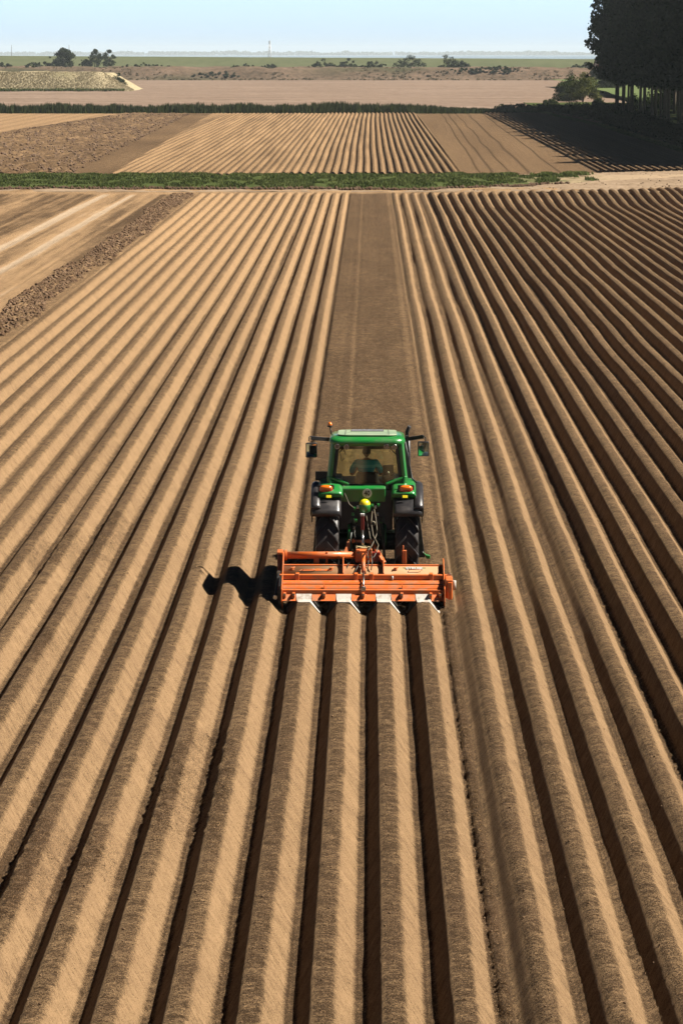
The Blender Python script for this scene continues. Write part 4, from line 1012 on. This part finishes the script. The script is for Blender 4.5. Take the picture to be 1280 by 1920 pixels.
MB().lathe([(0, .035), (.012, .05), (.024, .035)], 'y', 16).build('hose_loop', M_HOSE, T).location = (.115, -.78, 1.42)

# ------------------------------------------------------------------ driver
def skinned(name, chains, mat, parent, sub=1):
    """chains: list of lists of (x,y,z,r); first point of a chain may repeat an earlier point to branch"""
    V, Rr, E, key = [], [], [], {}
    for ch in chains:
        prev = None
        for (x, y, z, *r) in ch:
            kx = (round(x, 3), round(y, 3), round(z, 3))
            if kx not in key: key[kx] = len(V); V.append((x, y, z)); Rr.append(r if len(r) == 2 else (r[0], r[0]))
            i = key[kx]
            if prev is not None and prev != i: E.append((prev, i))
            prev = i
    me = bpy.data.meshes.new(name); me.from_pydata(V, E, []); o = link(name, me, parent, mat)
    sk = o.modifiers.new('skin', 'SKIN'); sk.use_smooth_shade = True
    for i, r in enumerate(Rr): me.skin_vertices[0].data[i].radius = r; me.skin_vertices[0].data[i].use_root = (i == 0)
    ss = o.modifiers.new('sub', 'SUBSURF'); ss.levels = sub; ss.render_levels = sub
    return o
P = empty('person', (TX - .015, YA + .50, tz)); tag(P, 'driver in a teal striped shirt seated in the tractor cab, seen from behind', 'person')
pel = (0, .02, 2.08, .15, .11)
arm = lambda s: [(s * .19, .03, 2.44, .055), (s * .255, .06, 2.34, .050), (s * .30, .14, 2.17, .042), (s * .25, .32, 2.16, .034), (s * .20, .45, 2.22, .026), (s * .185, .49, 2.24, .030, .020)]
leg = lambda s: [(s * .10, .05, 2.05, .085), (s * .13, .28, 2.08, .078), (s * .15, .47, 2.06, .060), (s * .16, .50, 1.86, .050), (s * .16, .50, 1.74, .038), (s * .16, .62, 1.735, .03)]
chains = [[pel, (0, .0, 2.24, .13, .10), (0, .0, 2.38, .15, .10), (0, .01, 2.47, .07, .07), (0, .03, 2.53, .052)]]
for s in (-1, 1):
    chains.append([(0, .0, 2.38, .15, .10)] + arm(s)); chains.append([pel] + leg(s))
    hx, hy, hz_ = s * .185, .49, 2.24
    for k, (dx, L) in enumerate(((-.024, .034), (-.008, .038), (.008, .036), (.024, .028))):
        chains.append([(hx, hy, hz_, .030, .020), (hx + dx, hy + .022, hz_ + .012, .0095), (hx + dx, hy + .03 + L * .6, hz_ + .004, .009), (hx + dx, hy + .028 + L * .5, hz_ - .022, .008)])
    chains.append([(hx, hy, hz_, .030, .020), (hx - s * .03, hy + .01, hz_ - .012, .010), (hx - s * .034, hy + .034, hz_ - .016, .009)])
skinned('body', chains, M_SKIN, P, 1)
# head: shaped mesh with face (looking ahead)
m = MB(); m.sphere((0, .035, 2.635), .5, .150, .185, .225, 24)
for v in m.bm.verts:
    z = (v.co.z - 2.635) / .11; y = v.co.y - .035
    if z < -.2: v.co.x *= 1 + .22 * (z + .2); v.co.y = .035 + y * (1 + .10 * (z + .2)) + .008
    if y > .07 and -.35 < z < .1 and abs(v.co.x) < .02: v.co.y += .018
m.sphere((0, .138, 2.612), .016, .8, 1, 1.4, 8); m.sphere((0, .120, 2.575), .02, 1.2, .5, .35, 8)
for s in (-1, 1): m.sphere((s * .076, .03, 2.625), .03, .35, .75, 1.1, 10); m.sphere((s * .03, .116, 2.64), .012, 1.2, .8, .7, 8)
m.build('head', M_SKIN, P)
m = MB(); m.sphere((0, .022, 2.655), .5, .166, .190, .215, 24)
bmesh.ops.delete(m.bm, geom=[v for v in m.bm.verts if v.co.z < 2.585 or (v.co.y > .085 and v.co.z < 2.70)], context='VERTS'); m.build('hair', M_HAIR, P)
# shirt and trousers over the body
sh = [[(0, .02, 2.10, .165, .13), (0, .0, 2.24, .155, .125), (0, .0, 2.38, .175, .12), (0, .01, 2.47, .085, .08)]]
for s in (-1, 1): sh.append([(0, .0, 2.38, .175, .12), (s * .19, .03, 2.425, .072), (s * .262, .06, 2.32, .066), (s * .297, .12, 2.20, .060)])
so_ = skinned('shirt', sh, M_SHIRT, P, 2)
tr = [[(0, .02, 2.08, .165, .12), (0, .02, 2.13, .160, .12)]]
for s in (-1, 1): tr.append([(0, .02, 2.08, .165, .12), (s * .10, .06, 2.05, .095), (s * .13, .28, 2.085, .088), (s * .15, .47, 2.065, .072), (s * .16, .50, 1.87, .062), (s * .16, .50, 1.78, .055)])
skinned('trousers', tr, M_DENIM, P, 1)

# ------------------------------------------------------------------ rotary hiller
IZ = float(g(YI)); IX = -.115
H = empty('ridging_machine', (IX, YI, IZ)); tag(H, 'orange four-row ridging machine mounted behind the green tractor', 'implement')
MB().prism([(1.50, .10), (1.50, .98), (1.12, 1.0), (.72, .72), (.30, .60), (.02, .50), (-.03, .27), (.35, .04)], 'x', -1.555, -1.535).build('end_plate', M_OR, H, bevel=.004)
MB().prism([(1.40, .10), (1.40, .84), (1.14, .88), (.90, .86), (.62, .72), (.30, .62), (.02, .50), (-.03, .27), (.35, .04)], 'x', 1.535, 1.555).build('end_plate', M_OR, H, bevel=.004)
cc = MB().box(-1.665, -1.56, 1.10, 1.40, .25, .96).build('drive_case', M_RED, H, bevel=.02); MB().box(-1.668, -1.557, 1.09, 1.41, .96, 1.01).build('case_lid', M_OR, cc, bevel=.01)
MB().tube([(-1.53, 1.28, .915), (-.14, 1.28, .915)], .072, 18).disc((-1.50, 1.28, .915), .11, .04, 'x', 20).box(-.96, -.86, 1.22, 1.32, .72, .9).build('drive_tube', M_OR, H)
MB().box(-1.53, 1.53, 1.00, 1.10, .70, .775).box(-1.53, 1.53, .975, 1.00, .745, .785).build('front_beam', M_OR, H, bevel=.006)
# curved rotor hood
prof = [(1.02, .765), (.95, .755), (.86, .725), (.78, .68), (.72, .62), (.70, .56)]
m = MB(); rings = [[m.bm.verts.new((x, y, z)) for y, z in prof] for x in (-1.53, 1.53)]
for j in range(len(prof) - 1): f = m.bm.faces.new((rings[0][j], rings[0][j + 1], rings[1][j + 1], rings[1][j])); f.smooth = True
hood = m.build('rotor_hood', M_ORD, H); hood.modifiers.new('t', 'SOLIDIFY').thickness = .008
text_mesh('lettering', 'STRUIK', .078, M_SIGN, hood, (.98, .860, .742), (R(40), 0, 0), .003, .003, 1.25)
pl = MB().box(-.22, .22, -.05, .05, -.001, .001).build('name_plate', mat_plain('plate_green', (.20, .24, .10), .6), hood); pl.location = (.98, .868, .722); pl.rotation_euler = (R(34), 0, 0)
for x0, x1 in ((-1.25, -.65),):
    MB().prism([(x0, 0), (x1 + .05, 0), (x1, .05), (x1 - .12, .042), (x1 - .2, .06), (x0 + .35, .055), (x0 + .28, .04), (x0 + .1, .05)], 'z', 0, .006).build('wear_patch', M_OR, hood).matrix_local = Matrix.Translation((0, .80, .70)) @ Matrix.Rotation(R(34), 4, 'X')
for x in (-1.37, .62, -.62): MB().disc((x, .84, .735), .035, .05, 'z', 12).tube([(x - .05, .80, .72), (x + .05, .88, .76)], .012, 6).build('hood_bolt', M_OR, hood)
for x in (-.385, .39):
    MB().prism([(1.12, .70), (1.12, .90), (1.02, .93), (.62, .70), (.62, .60)], 'x', x - .008, x + .008).build('rib_plate', M_OR, H)
for x in (-1.05, 1.0): MB().tube([(x - .12, .80, .715), (x - .10, .78, .735), (x + .10, .78, .735), (x + .12, .80, .715)], .008, 6).build('handle', M_OR, H)
mb = MB().box(-1.60, 1.60, .53, .63, .585, .675).build('main_beam', M_OR, H, bevel=.008)
for x in (-1.26, 1.30, -.14, .16): MB().box(x - .035, x + .035, .50, .66, .56, .70).build('beam_clamp', M_OR, mb, bevel=.008)
MB().tube([(.56, .50, .66), (.56, .50, .58)], .014, 8).build('beam_pin', M_SIGN, mb)
# stepped rear covers
MB().prism([(.53, .56), (.50, .575), (.42, .545), (.40, .555), (.38, .53), (.40, .52)], 'x', -1.53, 1.53).build('rear_cover', M_OR, H)
MB().prism([(.385, .515), (.33, .505), (.30, .470), (.28, .475), (.27, .455), (.36, .46)], 'x', -1.53, 1.53).build('lower_cover', M_OR, H)
MB().box(-1.53, 1.53, .225, .265, .36, .44).build('inner_skirt', M_BLACK, H)
lb = MB().box(-1.55, 1.55, .12, .21, .385, .465).build('rear_beam', M_OR, H, bevel=.008)
for x in (-1.49, -1.32, -.74, .0, .73, 1.28, 1.46):
    MB().box(x - .028, x + .028, .02, .12, .33, .42).build('lug', M_OR, lb, bevel=.01)
    MB().disc((x, .015, .395), .022, .03, 'y', 12).build('lug_pin', M_STEEL, lb)
MB().box(-.745, -.735, .2, .3, .44, .54).box(.735, .745, .2, .3, .44, .54).build('gusset', M_OR, lb)
# apron in sections between the four steel formers
caps = (-1.125, -.37, .385, 1.14)
edges = [-1.53] + [v for c in caps for v in (c - .152, c + .152)] + [1.53]
for i in range(0, len(edges), 2):
    MB().prism([(.13, .385), (.01, .285), (.00, .275), (.02, .270), (.14, .370)], 'x', edges[i], edges[i + 1]).build('apron', M_OR, H)
for c in caps:
    cp = MB()
    v = [(c - .150, .125, .392), (c + .150, .125, .392), (c + .115, -.08, .270), (c - .115, -.08, .270)]
    v2 = [(c - .135, .02, .300), (c + .135, .02, .300)]
    def quad(m, a, b_, cc_, d, t):
        A = [m.bm.verts.new(q) for q in (a, b_, cc_, d)]; Bv = [m.bm.verts.new((q[0] + t[0], q[1] + t[1], q[2] + t[2])) for q in (a, b_, cc_, d)]
        m.bm.faces.new(A); m.bm.faces.new(Bv[::-1])
        for i in range(4): m.bm.faces.new((A[i], Bv[i], Bv[(i + 1) % 4], A[(i + 1) % 4]))
    quad(cp, v[0], v[1], v2[1], v2[0], (0, .003, -.008)); quad(cp, v2[0], v2[1], v[2], v[3], (0, .003, -.008))
    fo = cp.build('ridge_former', M_WHITE, H)
    for s in (-1, 1):
        sp = MB(); quad(sp, (c + s * .117, -.075, .272), (c + s * .135, .02, .298), (c + s * .325, .05, .05), (c + s * .300, -.045, .055), (-s * .006, 0, -.006))
        quad(sp, (c + s * .135, .022, .296), (c + s * .15, .45, .30), (c + s * .345, .5, .04), (c + s * .323, .052, .05), (-s * .006, 0, -.006)); sp.build('former_side', M_WHITE if s > 0 else M_BLACK, fo)  # left side coloured black for its shade, right side stays white steel
MB().box(-1.53, 1.53, .95, .97, .1, .70).build('dark_back_wall', M_BLACK, H)  # black wall added to keep the hollow under the apron dark
MB().tube([(-1.53, .72, .30), (1.53, .72, .30)], .09, 12).build('rotor', M_DRIVE, H)
for x in np.arange(-1.45, 1.46, .12):
    a = x * 9; MB().bar((float(x), .72, .30), (float(x) + .03, .72 + math.cos(a) * .25, .30 + math.sin(a) * .22), .05, .015).build('rotor_blade', M_DRIVE, H)
# headstock, gearbox and top cylinder
MB().bar((-.27, 1.62, 1.14), (-.37, 1.30, .86), .07, .05).build('headstock_leg', M_OR, H, bevel=.006)
MB().bar((.14, 1.62, 1.14), (.40, 1.10, .80), .075, .06).build('headstock_leg', M_OR, H, bevel=.006)
MB().box(-.29, -.19, 1.58, 1.66, 1.10, 1.17).box(.06, .17, 1.58, 1.66, 1.10, 1.17).bar((-.2, 1.66, 1.13), (.08, 1.66, 1.13), .05, .05).build('headstock_top', M_OR, H, bevel=.008)
gb = MB().box(-.155, .17, 1.20, 1.50, .78, 1.05).build('gearbox', M_OR, H, bevel=.03, seg=3)
MB().disc((0.0, 1.19, .92), .115, .03, 'y', 28).disc((0.0, 1.17, .92), .08, .03, 'y', 28).build('gearbox_cover', M_OR, gb, bevel=.006)
MB().box(-.15, .16, 1.25, 1.45, 1.05, 1.075).build('settled_soil', mat_plain('pale_soil', (.50, .40, .22), .95, spec=.1, dscale=20), gb, bevel=.02)
MB().box(.17, .33, 1.22, 1.40, .80, .98).build('gearbox_flange', M_RED, gb, bevel=.01)
tc_ = MB().tube([(.0, 1.10, .98), (.005, .62, .72)], .040, 14).box(-.07, .05, 1.06, 1.16, .94, 1.04).build('cylinder', M_OR, H)
MB().tube([(.005, .64, .73), (.005, .16, .47)], .018, 10).build('piston_rod', M_STEEL, tc_)
MB().box(-.04, .05, .10, .18, .44, .52).build('rod_eye', M_STEEL, tc_, bevel=.01)
for pts in ([(.10, 1.25, 1.08), (.28, 1.15, 1.05), (.20, 1.05, .92), (.05, .95, .95)], [(.0, 1.1, 1.0), (-.12, 1.2, .98), (-.20, 1.3, .95)], [(-.28, 1.0, .82), (-.33, .85, .70), (-.28, .72, .62), (-.18, .68, .66), (-.06, .95, .85)],
            [(.08, 1.1, 1.03), (.10, .9, .88), (.08, .75, .70)], [(.15, 1.1, 1.03), (.17, .9, .86), (.15, .78, .72)]):
    MB().tube(pts, .010, 6).build('hose', M_CAP, H)
MB().box(.75, .835, 1.22, 1.30, .75, 1.02).tube([(.77, 1.25, 1.0), (.77, 1.25, 1.12)], .014, 6).build('support_leg', M_OR, H, bevel=.008)
MB().box(-.725, -.69, 1.22, 1.30, .75, .99).build('support_leg', M_OR, H, bevel=.008)
# right and left side brackets
rb = MB().box(1.565, 1.70, .12, .55, .30, .66).box(1.60, 1.69, .1, .2, .28, .62).build('side_bracket', M_OR, H, bevel=.015)
MB().tube([(1.74, .38, .42), (1.74, .38, .60)], .030, 12).build('side_roller', M_WHITE, rb)
MB().disc((1.64, .56, .665), .04, .06, 'y', 12).build('roller_pin', M_STEEL, rb)
lbk = MB().prism([(.05, .20), (.05, .55), (.45, .66), (.62, .62), (.40, .30)], 'x', -1.60, -1.57).tube([(-1.62, .60, .70), (-1.66, .3, .42), (-1.66, .12, .30)], .022, 8).build('side_bracket', M_BLACK, H)
MB().disc((-1.62, .62, .70), .035, .08, 'y', 12).disc((-1.67, .12, .32), .04, .06, 'y', 12).build('bracket_pin', M_STEEL, lbk)
